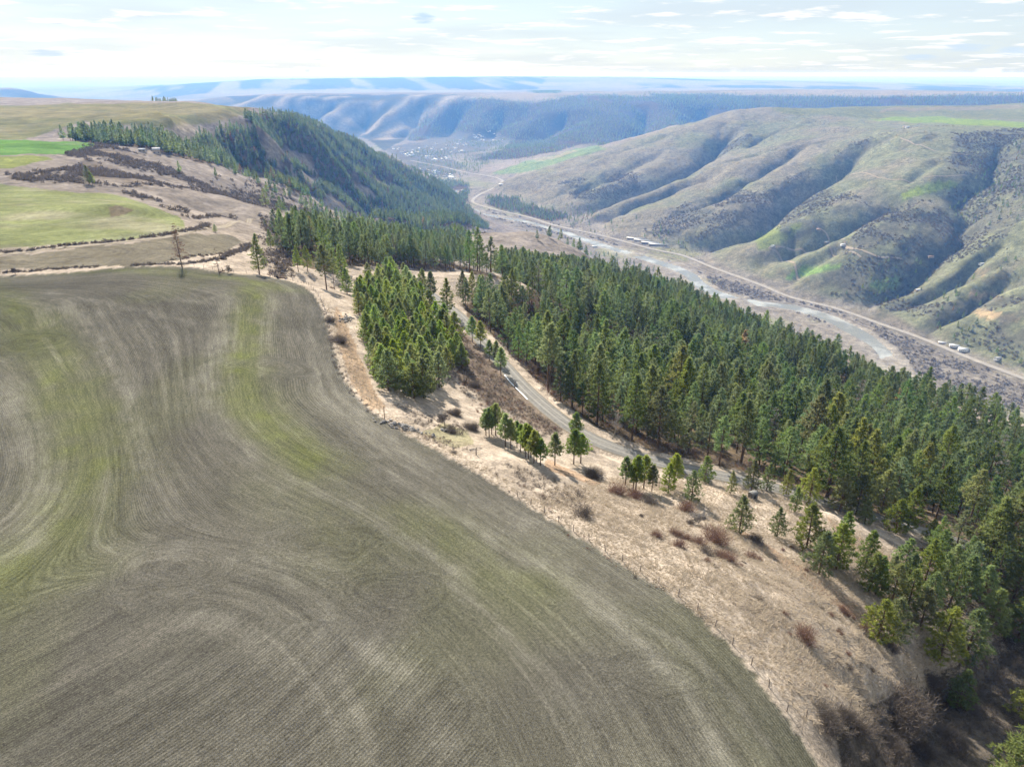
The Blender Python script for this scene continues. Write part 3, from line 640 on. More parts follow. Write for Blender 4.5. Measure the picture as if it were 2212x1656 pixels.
lerp(inw * np.clip((0.95 * g1 + 0.8 * g2 + 0.75 * g3 + 0.45 * g4 + 0.3 * g5), 0, 1) * gn, young * 0.95)
lerp(inw * sstep(0.0, 0.5, fbm(GX / 38, GY / 38, 3, 113)), young, 0.16)
PALE = np.zeros(GX.shape)
for pp, w_, sd_ in (([(110, 630), (200, 720), (268, 850), (305, 980), (330, 1110), (300, 1200)], 2.0, 301), ([(395, 820), (470, 900), (530, 975), (600, 1060)], 1.6, 303), ([(560, 1190), (690, 1310), (830, 1440), (905, 1530), (960, 1640)], 1.5, 305), ([(600, 1010), (740, 1085), (860, 1160), (1000, 1255), (1150, 1390), (1240, 1500), (1320, 1640)], 1.3, 307),
                   ([(760, 960), (900, 1055), (1060, 1160), (1220, 1270), (1370, 1400), (1480, 1520), (1570, 1656)], 1.5, 309), ([(700, 680), (722, 780), (770, 880), (860, 970), (980, 1050), (1130, 1130)], 1.6, 311), ([(480, 640), (470, 740), (450, 830), (470, 920)], 2.6, 313), ([(20, 840), (60, 960), (100, 1080), (60, 1180)], 3.0, 315), ([(300, 640), (480, 660), (560, 700)], 1.4, 317),
                   ([(1180, 1200), (1320, 1290), (1450, 1390), (1560, 1500), (1640, 1620)], 0.9, 319), ([(250, 1190), (400, 1180), (520, 1200)], 2.2, 321), ([(0, 640), (200, 650), (420, 700)], 1.6, 323)):
    PALE = np.maximum(PALE, soft_line(pp, w_, sd_))
PALE *= 0.55 + 0.6 * fbm(GX / 3.5, GY / 3.5, 3, 331) + 0.3 * fbm(GX / 20, GY / 20, 2, 333)
lerp(inw * np.clip(PALE, 0, 1), (0.215, 0.202, 0.166), 0.55)
sd_s = SD + wob
# straight family inside, and rows parallel to the edge in the headland
p1_, p2_ = np.array(hit(780, 1640)[:2]), np.array(hit(960, 1440)[:2])
dirB = (p2_ - p1_) / np.linalg.norm(p2_ - p1_); nB = np.array((-dirB[1], dirB[0]))
rowB = GX * nB[0] + GY * nB[1] + 9 * fbm(GX / 90, GY / 90, 2, 115); alB = GX * dirB[0] + GY * dirB[1]
SWEEP = [(20, [(560, 640), (548, 700), (540, 800), (570, 890), (650, 960), (760, 1020), (900, 1110), (1040, 1200), (1180, 1300), (1300, 1420), (1400, 1560), (1450, 1656)]),
         (42, [(330, 640), (400, 720), (420, 820), (430, 920), (520, 1010), (640, 1080), (780, 1160), (920, 1260), (1060, 1380), (1180, 1520), (1250, 1656)]),
         (64, [(150, 640), (220, 740), (270, 850), (300, 980), (330, 1090), (400, 1160), (520, 1190), (650, 1215), (780, 1290), (900, 1400), (1000, 1540), (1050, 1656)]),
         (80, [(-150, 600), (0, 660), (90, 740), (150, 860), (195, 980), (190, 1060), (120, 1160), (0, 1260), (-150, 1330)]), (98, [(-150, 740), (0, 800), (60, 880), (90, 980), (60, 1080), (0, 1140), (-150, 1200)]),
         (84, [(-150, 1500), (0, 1420), (150, 1330), (300, 1260), (430, 1235), (560, 1255), (680, 1330), (780, 1450), (840, 1560), (860, 1656), (880, 1800)]), (104, [(-150, 1700), (0, 1600), (150, 1520), (330, 1440), (450, 1430), (560, 1500), (620, 1600), (640, 1656), (650, 1800)])]
sx, sy, sv_ = [], [], []
for v_, pp in SWEEP:
    for q in smooth_poly([hit(*p)[:2] for p in pp], 2): sx.append(q[0]); sy.append(q[1]); sv_.append(v_)
for q in EDGE[::4]: sx.append(q[0]); sy.append(q[1]); sv_.append(0.0)
sx, sy, sv_ = map(np.array, (sx, sy, sv_)); Kk = np.sqrt((sx[:, None] - sx[None]) ** 2 + (sy[:, None] - sy[None]) ** 2 + 60.0); Wk = np.linalg.solve(Kk + np.eye(len(sx)) * -2.5, sv_)
PHI = SD.copy(); nb_ = int(np.searchsorted(dist, 330)); mk = infield[:nb_] & (GY[:nb_] > 20) & (np.abs(GX[:nb_]) < 400)
xx_, yy_ = GX[:nb_][mk], GY[:nb_][mk]; ph = np.zeros(len(xx_))
for i in range(len(sx)): ph += Wk[i] * np.sqrt((xx_ - sx[i]) ** 2 + (yy_ - sy[i]) ** 2 + 60.0)
tmp_ = PHI[:nb_]; bl_ = sstep(6, 22, SD[:nb_][mk]); tmp_[mk] = SD[:nb_][mk] * (1 - bl_) + ph * bl_
PHI += 1.2 * fbm(GX / 30, GY / 30, 2, 127)
fB = np.minimum((PHI - 60) * 0.6, (PY - 1330 - 0.10 * (PX - 400) - 40 * fbm(GX / 25, GY / 25, 2, 119)) * 0.09); useB = fB > 0
fade = sstep(0, 4.0, np.abs(fB))
aux[..., 0] = np.where(useB, rowB, PHI); aux[..., 1] = GX * 0.7 + GY * 0.7; aux[..., 2] = PHI
for (lx, ly), r in (((660, 1165), 7.5), ((1430, 1450), 5.5), ((850, 1275), 6.0), ((380, 1225), 8.0), ((590, 790), 8.0), ((75, 735), 10.0)):
    c = hit(lx, ly); dx, dy = GX - c[0], GY - c[1]; wl_ = 1 + 0.5 * fbm(GX / 8, GY / 8, 2, int(lx)); dd = np.hypot(dx * 0.72 + dy * 0.3, dy * 1.15 - dx * 0.1) * wl_; m = (dd < r) & infield
    aux[..., 0] = np.where(m, dd, aux[..., 0]); fade = np.minimum(fade, np.where(infield, sstep(0, 3.4, np.abs(dd - r)), 1)); fade = np.where(m, fade * 0.3, fade)
fw[:] = inw * (0.55 + 0.45 * fade)
for i, (nm, poly, y0, y1, c) in enumerate(FIELDS):
    m = fid == i + 2
    ctr = np.array((GX[m].mean(), GY[m].mean()))
    rr = np.hypot((GX - ctr[0]) * 0.55, GY - ctr[1]) + 30 * fbm(GX / 200, GY / 200, 2, 130 + i)
    aux[..., 0] = np.where(m, rr * 0.22, aux[..., 0]); aux[..., 1] = np.where(m, np.arctan2(GY - ctr[1], GX - ctr[0]) * 40, aux[..., 1]); aux[..., 2] = np.where(m, rr * 0.8, aux[..., 2])
    fw = np.where(m, 0.75, fw)
fid = np.where(infield, 1, fid)
grass = (1 - fw) * (1 - sstep(300, 900, GD))
for k in ('slope', 'clump', 'middle'): grass *= 1 - 0.7 * FOREST[k]['mask']
col *= (1 + 0.16 * n_big + 0.10 * n_mid)[..., None]
col = np.clip(col * 0.76, 0.01, 0.9)

# ------------------------------------------------------------------ materials
def new_mat(name):
    m = bpy.data.materials.new(name); m.use_nodes = True
    nt = m.node_tree; nt.nodes.clear()
    o = nt.nodes.new("ShaderNodeOutputMaterial")
    return m, nt, o
class NT:
    def __init__(s, nt): s.nt = nt
    def put(s, sock, v):
        if v is None: return
        if isinstance(v, bpy.types.NodeSocket): s.nt.links.new(v, sock)
        else: sock.default_value = v
    def node(s, t, ins=None, **kw):
        n = s.nt.nodes.new(t)
        for k, v in kw.items(): setattr(n, k, v)
        for k, v in (ins or {}).items(): s.put(n.inputs[k], v)
        return n
    def math(s, op, a, b=None, c=None, clamp=False):
        n = s.node("ShaderNodeMath", operation=op, use_clamp=clamp)
        for i, v in enumerate((a, b, c)): s.put(n.inputs[i], v)
        return n.outputs[0]
    def mix(s, f, a, b, blend='MIX'):
        n = s.node("ShaderNodeMix", data_type='RGBA', blend_type=blend)
        s.put(n.inputs[0], f); s.put(n.inputs[6], a); s.put(n.inputs[7], b); return n.outputs[2]
    def noise(s, vec, scale, detail=4, rough=0.55, dist_=0.0):
        n = s.node("ShaderNodeTexNoise", {'Vector': vec, 'Scale': scale, 'Detail': detail, 'Roughness': rough, 'Distortion': dist_}); return n.outputs[0]
    def mapr(s, v, a, b, c=0.0, d=1.0, smooth=True):
        n = s.node("ShaderNodeMapRange", interpolation_type='SMOOTHSTEP' if smooth else 'LINEAR')
        s.put(n.inputs[0], v); n.inputs[1].default_value = a; n.inputs[2].default_value = b; n.inputs[3].default_value = c; n.inputs[4].default_value = d; return n.outputs[0]
    def scale(s, colr, f):
        n = s.node("ShaderNodeVectorMath", operation='SCALE'); s.put(n.inputs[0], colr[:3] if isinstance(colr, tuple) else colr); s.put(n.inputs['Scale'], f); return n.outputs[0]
    def attr(s, name, out='Fac', typ='GEOMETRY'):
        return s.node("ShaderNodeAttribute", attribute_name=name, attribute_type=typ).outputs[out]
def diffuse_out(T, o, colr, rough=1.0, spec=0.0, normal=None):
    b = T.node("ShaderNodeBsdfPrincipled", {'Base Color': colr, 'Roughness': rough, 'Specular IOR Level': spec})
    if normal is not None: T.put(b.inputs['Normal'], normal)
    T.put(o.inputs[0], b.outputs[0]); return b

ground_mat, nt, o = new_mat("ground_cover")
T = NT(nt)
pos = T.node("ShaderNodeNewGeometry").outputs['Position']
c0 = T.attr('cover', 'Color'); a_fw = T.attr('fieldness'); a_gr = T.attr('grassiness')
av = T.node("ShaderNodeSeparateXYZ", {0: T.attr('rows', 'Vector')})
row, along, band = av.outputs[0], av.outputs[1], av.outputs[2]
def vec3(a, b, c=0.0):
    n = T.node("ShaderNodeCombineXYZ"); T.put(n.inputs[0], a); T.put(n.inputs[1], b); T.put(n.inputs[2], c); return n.outputs[0]
# general variation
v1 = T.mapr(T.noise(pos, 0.03, 5, 0.6), 0.3, 0.7, 0.78, 1.22, False); v2 = T.mapr(T.noise(pos, 0.25, 5, 0.65), 0.28, 0.72, 0.72, 1.28, False)
v3 = T.mapr(T.noise(pos, 0.085, 6, 0.7, 0.5), 0.3, 0.7, 0.58, 1.42, False)
cg = T.scale(T.scale(T.scale(c0, v1), v2), v3)
# matted dry grass: lodged tufts, darker gaps
gclump = T.noise(pos, 0.85, 7, 0.68, 1.6)
gfine = T.noise(pos, 3.2, 4, 0.7, 0.8)
gmul = T.math('MULTIPLY', T.mapr(gclump, 0.32, 0.66, 0.62, 1.25, False), T.mapr(gfine, 0.3, 0.7, 0.72, 1.25, False))
gpatch = T.mapr(T.noise(pos, 0.11, 4, 0.6, 0.6), 0.42, 0.68)
cgr = T.scale(T.mix(T.math('MULTIPLY', gpatch, 0.35), cg, (0.275, 0.222, 0.165, 1)), gmul)
cg = T.mix(a_gr, cg, cgr)
# drilled rows
px_ = T.node("ShaderNodeSeparateXYZ", {0: pos})
def sweepvec(v, k, q, off=0.0):
    return vec3(T.math('MULTIPLY', v, k), T.math('MULTIPLY_ADD', px_.outputs[0], q, off), T.math('MULTIPLY', px_.outputs[1], q))
rvec = sweepvec(row, 2.3, 0.30)
r1 = T.noise(rvec, 1.0, 3, 0.6)
r2 = T.noise(sweepvec(row, 0.55, 0.03, 4.0), 1.0, 4, 0.62)
r3 = T.noise(sweepvec(band, 0.16, 0.010, 9.0), 1.0, 5, 0.6)
r4 = T.noise(pos, 2.6, 5, 0.8)
wav = T.math('SINE', T.math('MULTIPLY', row, 2 * math.pi / 0.46))
wavs = T.math('MULTIPLY', wav, T.mapr(T.noise(sweepvec(row, 0.2, 0.08, 2.0), 1.0, 3), 0.35, 0.6, 0.02, 0.16))
fm = T.math('MULTIPLY', T.math('MULTIPLY', T.mapr(r1, 0.25, 0.75, 0.76, 1.24, False), T.mapr(r2, 0.3, 0.7, 0.80, 1.22, False)), T.mapr(r4, 0.25, 0.75, 0.45, 1.55, False))
r5 = T.noise(pos, 6.5, 2, 0.9)
fm = T.math('MULTIPLY', fm, T.mapr(r5, 0.28, 0.72, 0.42, 1.58, False))
fm = T.math('MULTIPLY', fm, T.math('ADD', 1.0, T.math('MULTIPLY', wavs, T.mapr(a_fw, 0.55, 1.0))))
residue = T.mapr(r3, 0.50, 0.70)
cf = T.mix(T.math('MULTIPLY', residue, 0.30), c0, (0.185, 0.172, 0.14, 1))
cf = T.mix(T.mapr(r3, 0.46, 0.32, 0.0, 0.25), cf, (0.060, 0.056, 0.048, 1))
cf = T.scale(T.scale(cf, fm), v1)
cc = T.mix(T.mapr(a_fw, 0.0, 0.5), cg, cf)
hgt = T.math('ADD', T.math('MULTIPLY', a_fw, T.math('ADD', T.math('MULTIPLY', wav, T.mapr(a_fw, 0.55, 1.0, 0.0, 0.022)), T.math('MULTIPLY', r4, 0.12))),
             T.math('MULTIPLY', T.math('SUBTRACT', 1.0, a_fw), T.math('ADD', T.math('MULTIPLY', gclump, 0.55), T.math('MULTIPLY', gfine, 0.15))))
bmp = T.node("ShaderNodeBump", {'Strength': 0.75, 'Distance': 1.0, 'Height': hgt})
diffuse_out(T, o, cc, 0.95, 0.0, bmp.outputs[0])

# ------------------------------------------------------------------ ground objects cut from one height field
nr_, nc_ = GX.shape
ii = np.arange(nr_ - 1)[:, None] * nc_; jj = np.arange(nc_)[None]; j2 = (jj + 1) % nc_
FQ = np.stack([ii + jj, ii + j2, ii + nc_ + j2, ii + nc_ + jj], -1).reshape(-1, 4)
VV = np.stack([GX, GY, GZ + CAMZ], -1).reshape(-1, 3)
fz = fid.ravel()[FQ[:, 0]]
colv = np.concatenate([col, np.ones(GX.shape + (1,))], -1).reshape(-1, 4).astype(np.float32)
auxv = aux.reshape(-1, 3).astype(np.float32); fwv = fw.ravel().astype(np.float32); grv = grass.ravel().astype(np.float32)
# shared normals so that the seams do not show
tv = VV.astype(np.float64); fn = np.cross(tv[FQ[:, 2]] - tv[FQ[:, 0]], tv[FQ[:, 3]] - tv[FQ[:, 1]])
def ground_part(name, mask):
    f = FQ[mask]; u, inv = np.unique(f, return_inverse=True)
    v = VV[u]; f = inv.reshape(f.shape)
    me = mesh_np(name, v, f, True)
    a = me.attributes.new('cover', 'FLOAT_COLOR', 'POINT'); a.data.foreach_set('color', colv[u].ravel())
    a = me.attributes.new('rows', 'FLOAT_VECTOR', 'POINT'); a.data.foreach_set('vector', auxv[u].ravel())
    a = me.attributes.new('fieldness', 'FLOAT', 'POINT'); a.data.foreach_set('value', fwv[u])
    a = me.attributes.new('grassiness', 'FLOAT', 'POINT'); a.data.foreach_set('value', grv[u])
    return tag(link(name, me, ground_mat), kind='structure')
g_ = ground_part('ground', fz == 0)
tag(ground_part('field', fz == 1), label='large drilled field of grey brown soil with young green streaks')
for i, (nm, *_r) in enumerate(FIELDS):
    ob = ground_part('field', fz == i + 2)
    ob["label"] = {'green_winter_wheat': 'bright green sown field on the left plateau', 'olive_field': 'olive field below the bright green one', 'pale_striped_field': 'pale striped field with curved drill lines at left',
                   'fallow_field': 'grey brown fallow field beyond the fence line', 'plateau_field': 'rolling olive fields on the far left plateau'}[nm]
# centre under the camera
cf_ = bmesh.new(); cv = [cf_.verts.new((GX[0, j], GY[0, j], GZ[0, j] + CAMZ)) for j in range(nc_)]; cf_.faces.new(cv)
mm = bpy.data.meshes.new('field'); cf_.to_mesh(mm); cf_.free()
mm.attributes.new('cover', 'FLOAT_COLOR', 'POINT').data.foreach_set('color', np.tile(np.array([0.165, 0.145, 0.112, 1], np.float32), len(mm.vertices)))
mm.attributes.new('fieldness', 'FLOAT', 'POINT').data.foreach_set('value', np.ones(len(mm.vertices), np.float32))
mm.attributes.new('rows', 'FLOAT_VECTOR', 'POINT').data.foreach_set('vector', np.stack([GX[0], GY[0], GY[0]], -1).astype(np.float32).ravel())
mm.attributes.new('grassiness', 'FLOAT', 'POINT').data.foreach_set('value', np.zeros(len(mm.vertices), np.float32))
tag(link('field', mm, ground_mat), label='drilled soil straight below the viewpoint', kind='structure')

# ------------------------------------------------------------------ roads, track, river
def ribbon(name, line, half, lift, mat, zfun=None, cross=5, crown=0.0):
    P = np.array(line); t = np.gradient(P, axis=0); t /= np.linalg.norm(t, axis=1)[:, None] + 1e-9
    nrm = np.stack([-t[:, 1], t[:, 0]], -1); us = np.linspace(-1, 1, cross); vs_ = []; uv = []
    L = np.concatenate([[0], np.cumsum(np.linalg.norm(np.diff(P, axis=0), axis=1))])
    for u in us:
        q = P + nrm * (u * half)
        z = hz(q[:, 0], q[:, 1]) if zfun is None else zfun(q, L)
        vs_.append(np.stack([q[:, 0], q[:, 1], z + lift + crown * (1 - u * u) + CAMZ], -1)); uv.append(np.stack([np.full(len(P), u), L, 0 * L], -1))
    V = np.stack(vs_, 1).reshape(-1, 3); UV = np.stack(uv, 1).reshape(-1, 3)
    n_ = len(P); idx = np.arange(n_ * cross).reshape(n_, cross)
    Fs = np.stack([idx[:-1, :-1], idx[1:, :-1], idx[1:, 1:], idx[:-1, 1:]], -1).reshape(-1, 4)
    Fs = Fs[:, ::-1]
    me = mesh_np(name, V, Fs, True)
    me.attributes.new('lane', 'FLOAT_VECTOR', 'POINT').data.foreach_set('vector', UV.astype(np.float32).ravel())
    ob = link(name, me, mat)
    return tag(ob, kind='structure')
def dense(line, step):
    P = np.array(line); L = np.concatenate([[0], np.cumsum(np.linalg.norm(np.diff(P, axis=0), axis=1))]); s = np.arange(0, L[-1], step)
    return np.stack([np.interp(s, L, P[:, 0]), np.interp(s, L, P[:, 1])], -1)
def road_mat(name, c_a, c_b, c_edge, noise_s, tracks):
    m, nt, o = new_mat(name); T = NT(nt)
    lv = T.node("ShaderNodeSeparateXYZ", {0: T.attr('lane', 'Vector')}); u = lv.outputs[0]; L = lv.outputs[1]
    pos = T.node("ShaderNodeNewGeometry").outputs['Position']
    n1 = T.noise(pos, noise_s, 5, 0.65); c = T.mix(T.mapr(n1, 0.3, 0.7), c_a, c_b)
    n2 = T.node("ShaderNodeCombineXYZ", {0: T.math('MULTIPLY', u, 3.0), 1: T.math('MULTIPLY', L, 0.05)}).outputs[0]
    c = T.scale(c, T.mapr(T.noise(n2, 1.5, 4), 0.3, 0.7, 0.78, 1.22, False))
    if tracks:
        au = T.math('ABSOLUTE', T.math('SUBTRACT', u, 0.08)); w = T.mapr(T.math('ABSOLUTE', T.math('SUBTRACT', au, 0.34)), 0.03, 0.15, 1.0, 0.0)
        c = T.mix(T.math('MULTIPLY', w, 0.55), c, (0.29, 0.27, 0.24, 1))
    e = T.mapr(T.math('ADD', T.math('ABSOLUTE', u), T.math('MULTIPLY', T.math('SUBTRACT', T.noise(pos, 0.9, 3), 0.5), 0.3)), 0.82, 0.98)
    c = T.mix(e, c, c_edge)
    diffuse_out(T, o, c, 0.95, 0.05); return m
gravel_mat = road_mat("gravel", (0.14, 0.135, 0.12, 1), (0.20, 0.19, 0.17, 1), (0.19, 0.16, 0.115, 1), 1.2, True)
asphalt_mat = road_mat("asphalt", (0.23, 0.215, 0.195, 1), (0.28, 0.26, 0.235, 1), (0.26, 0.22, 0.17, 1), 0.06, False)
rail_mat = road_mat("rail_ballast", (0.18, 0.16, 0.14, 1), (0.22, 0.195, 0.165, 1), (0.17, 0.145, 0.115, 1), 0.06, False)
dirt_mat = road_mat("dirt", (0.20, 0.165, 0.12, 1), (0.25, 0.21, 0.155, 1), (0.17, 0.145, 0.10, 1), 0.5, True)
RD = dense(ROADC, 1.5)
tag(ribbon('gravel_road', RD, 2.8, 0.07, gravel_mat, cross=7, crown=0.06), label='pale gravel road curving down between pines')
tag(ribbon('highway', dense(HWY, 12), 7.5, 0.9, asphalt_mat), label='highway following the river along the valley')
_h = dense(HWY, 12); _r = []
for p in _h:                                            # railway between highway and river
    k_ = int(np.argmin(np.hypot(np.array(RIV)[:, 0] - p[0], np.array(RIV)[:, 1] - p[1]))); q = np.array(RIV[k_]); d_ = np.linalg.norm(q - p); _r.append(p + (q - p) / d_ * min(38.0, 0.45 * d_))
_r = np.array(_r); ks = np.ones(9) / 9
_r = np.stack([np.convolve(np.pad(_r[:, i], 4, mode='edge'), ks, 'valid') for i in (0, 1)], -1)
tag(ribbon('railway', dense(_r[40:], 12), 3.2, 0.9, rail_mat), label='railway bed between the highway and the river')
TRACKS = [([(-60, 554), (60, 545), (180, 531), (300, 519), (390, 506), (440, 494), (500, 482), (540, 472)], 2.2, 0.12, 'dirt track running between the two left fields'),
          ([(745, 458), (735, 446), (720, 440), (690, 437), (672, 432), (690, 427), (715, 432)], 3.0, 0.5, 'dirt track looping round the left spur'),
          ([(585, 415), (620, 412), (642, 405), (632, 398), (610, 400)], 3.0, 0.5, 'dirt track looping round a bare knoll'),
          ([(1660, 535), (1690, 565), (1720, 588), (1735, 600)], 3.0, 0.6, 'dirt track on the lower hill at right'),
          ([(1765, 490), (1790, 515), (1830, 535), (1890, 552), (1950, 560)], 3.0, 0.6, 'farm track on the hillside at right'),
          ([(1945, 298), (2000, 318), (2060, 332), (2100, 336)], 2.5, 0.7, 'thin track across the upper hill'),
          ([(1670, 535), (1740, 545), (1800, 552), (1860, 556)], 3.0, 0.6, 'level track on the lower hill'),
          ([(1806, 380), (1900, 384), (2000, 383), (2090, 380)], 2.0, 0.7, 'contour track on the green hill')]
for pp, hw_, lf, lab in TRACKS:
    tag(ribbon('dirt_track', dense(smooth_poly([hit(*p)[:2] for p in pp], 6), 2.0 if hw_ < 2.3 else 8.0), hw_, lf, dirt_mat, cross=3), label=lab)
m, nt, o = new_mat("river_water"); T = NT(nt)
pos = T.node("ShaderNodeNewGeometry").outputs['Position']
b = T.node("ShaderNodeBsdfPrincipled", {'Base Color': T.mix(T.mapr(T.noise(pos, 0.012, 6, 0.65), 0.44, 0.62), (0.17, 0.175, 0.16, 1), (0.33, 0.34, 0.33, 1)), 'Roughness': 0.18, 'IOR': 1.33, 'Specular IOR Level': 0.5})  # sky glint and riffle foam painted as pale patches in the base colour
rip = T.math('ADD', T.noise(pos, 0.25, 5, 0.7), T.math('MULTIPLY', T.noise(pos, 0.03, 3), 1.5))
T.put(b.inputs['Normal'], T.node("ShaderNodeBump", {'Strength': 0.5, 'Distance': 1.0, 'Height': rip}).outputs[0])
T.put(o.inputs[0], b.outputs[0])
tag(ribbon('river', dense(RIV, 15), 58, 0, m, zfun=lambda q, L: np.full(len(q), ZR)), label='pale silty river with painted glint winding along the valley floor')
# ------------------------------------------------------------------ plants: builders
def foliage_mat(name, c_dark, c_light, c_tip, transl=0.38):
    m, nt, o = new_mat(name); T = NT(nt)
    rnd = T.node("ShaderNodeObjectInfo").outputs['Random']
    f = T.attr('tint')                              # per tuft, a property of the needles
    c = T.mix(rnd, c_dark, c_light)
    c = T.mix(T.math('MULTIPLY', f, 0.55), c, c_tip)
    h = T.node("ShaderNodeHueSaturation", {'Hue': T.math('ADD', 0.472, T.math('MULTIPLY', T.math('FRACT', T.math('MULTIPLY', rnd, 7.31)), 0.05)), 'Saturation': T.math('ADD', 0.8, T.math('MULTIPLY', T.math('FRACT', T.math('MULTIPLY', rnd, 3.17)), 0.4)),
                                           'Value': T.math('ADD', 0.72, T.math('MULTIPLY', T.math('FRACT', T.math('MULTIPLY', rnd, 13.7)), 0.62)), 'Color': c})
    d = T.node("ShaderNodeBsdfPrincipled", {'Base Color': h.outputs[0], 'Roughness': 0.6, 'Specular IOR Level': 0.25})
    t = T.node("ShaderNodeBsdfTranslucent", {'Color': h.outputs[0]})
    mx = T.node("ShaderNodeMixShader", {0: transl, 1: d.outputs[0], 2: t.outputs[0]})
    T.put(o.inputs[0], mx.outputs[0]); return m
def bark_mat(name, a, b):
    m, nt, o = new_mat(name); T = NT(nt)
    pos = T.node("ShaderNodeTexCoord").outputs['Object']
    c = T.mix(T.mapr(T.noise(pos, 3.0, 5, 0.65), 0.3, 0.7), a, b)
    diffuse_out(T, o, c, 0.95, 0.1); return m
pine_mat = foliage_mat("pine_needles", (0.105, 0.160, 0.056, 1), (0.185, 0.220, 0.072, 1), (0.33, 0.35, 0.12, 1), 0.66)
young_mat = foliage_mat("young_pine_needles", (0.125, 0.205, 0.060, 1), (0.205, 0.265, 0.070, 1), (0.38, 0.43, 0.12, 1), 0.68)
mid_mat = foliage_mat("open_grown_needles", (0.115, 0.180, 0.058, 1), (0.20, 0.245, 0.072, 1), (0.36, 0.39, 0.12, 1), 0.67)
rust_mat = foliage_mat("dying_needles", (0.20, 0.12, 0.06, 1), (0.27, 0.17, 0.09, 1), (0.33, 0.22, 0.12, 1), 0.5)
far_mat = foliage_mat("forest_needles", (0.080, 0.140, 0.060, 1), (0.145, 0.192, 0.074, 1), (0.27, 0.32, 0.12, 1), 0.6)
bark = bark_mat("pine_bark", (0.085, 0.058, 0.042, 1), (0.17, 0.115, 0.08, 1))
grey_bark = bark_mat("bare_bark", (0.20, 0.175, 0.15, 1), (0.34, 0.31, 0.27, 1))
dark_bark = bark_mat("dead_bark", (0.11, 0.075, 0.052, 1), (0.19, 0.13, 0.09, 1))
def twig_mat(name, a, b):
    m, nt, o = new_mat(name); T = NT(nt)
    rnd = T.node("ShaderNodeObjectInfo").outputs['Random']; f = T.attr('tint')
    c = T.mix(T.math('MULTIPLY', T.math('ADD', rnd, f), 0.5), a, b)
    d = T.node("ShaderNodeBsdfDiffuse", {'Color': c}); t = T.node("ShaderNodeBsdfTranslucent", {'Color': c})
    T.put(o.inputs[0], T.node("ShaderNodeMixShader", {0: 0.25, 1: d.outputs[0], 2: t.outputs[0]}).outputs[0]); return m
red_twig = twig_mat("reddish_twigs", (0.15, 0.090, 0.070, 1), (0.24, 0.150, 0.110, 1))
brown_twig = twig_mat("grey_brown_twigs", (0.105, 0.088, 0.074, 1), (0.18, 0.152, 0.128, 1))
grey_twig = twig_mat("pale_grey_twigs", (0.23, 0.21, 0.19, 1), (0.34, 0.315, 0.29, 1))
grass_mat = twig_mat("dry_grass_blades", (0.37, 0.305, 0.225, 1), (0.51, 0.43, 0.33, 1))

class Soup:
    """triangles collected into one mesh, with a tint for each"""
    def __init__(s): s.v = []; s.f = []; s.t = []; s.n = 0
    def add(s, v, f, t):
        s.v.append(np.asarray(v, float)); s.f.append(np.asarray(f, int) + s.n); s.t.append(np.broadcast_to(t, (len(v),)).astype(float)); s.n += len(v)
    def mesh(s, name, mat, smooth=False):
        me = mesh_np(name, np.concatenate(s.v), np.concatenate(s.f), smooth); me.materials.append(mat)
        me.attributes.new('tint', 'FLOAT', 'POINT').data.foreach_set('value', np.concatenate(s.t).astype(np.float32)); return me
def unit(v): return v / (np.linalg.norm(v, axis=-1, keepdims=True) + 1e-9)
def spikes(S, c, d, length, width, tint, g):
    """thin triangles from points c along directions d"""
    side = unit(np.cross(d, g.normal(size=d.shape))) * (np.asarray(width) * 0.5)[:, None]
    tip = c + d * np.asarray(length)[:, None]
    V = np.stack([c - side, c + side, tip], 1).reshape(-1, 3)
    S.add(V, np.arange(len(V)).reshape(-1, 3), np.repeat(tint, 3))
def tube(S, pts, rad, sides=4, tint=0.5):
    pts = np.asarray(pts, float); k = len(pts)
    t = unit(np.gradient(pts, axis=0)); a = unit(np.cross(t, np.array([0.31, 0.17, 0.93]) + 0 * t)); b = np.cross(t, a)
    ang = np.arange(sides) * 2 * math.pi / sides
    V = pts[:, None] + (a[:, None] * np.cos(ang)[None, :, None] + b[:, None] * np.sin(ang)[None, :, None]) * np.asarray(rad)[:, None, None]
    i = np.arange(k - 1)[:, None] * sides + np.arange(sides)[None]; j = np.arange(k - 1)[:, None] * sides + (np.arange(sides)[None] + 1) % sides
    Fq = np.stack([i, j, j + sides], -1).reshape(-1, 3); Fr = np.stack([i, j + sides, i + sides], -1).reshape(-1, 3)
    S.add(V.reshape(-1, 3), np.concatenate([Fq, Fr]), tint)
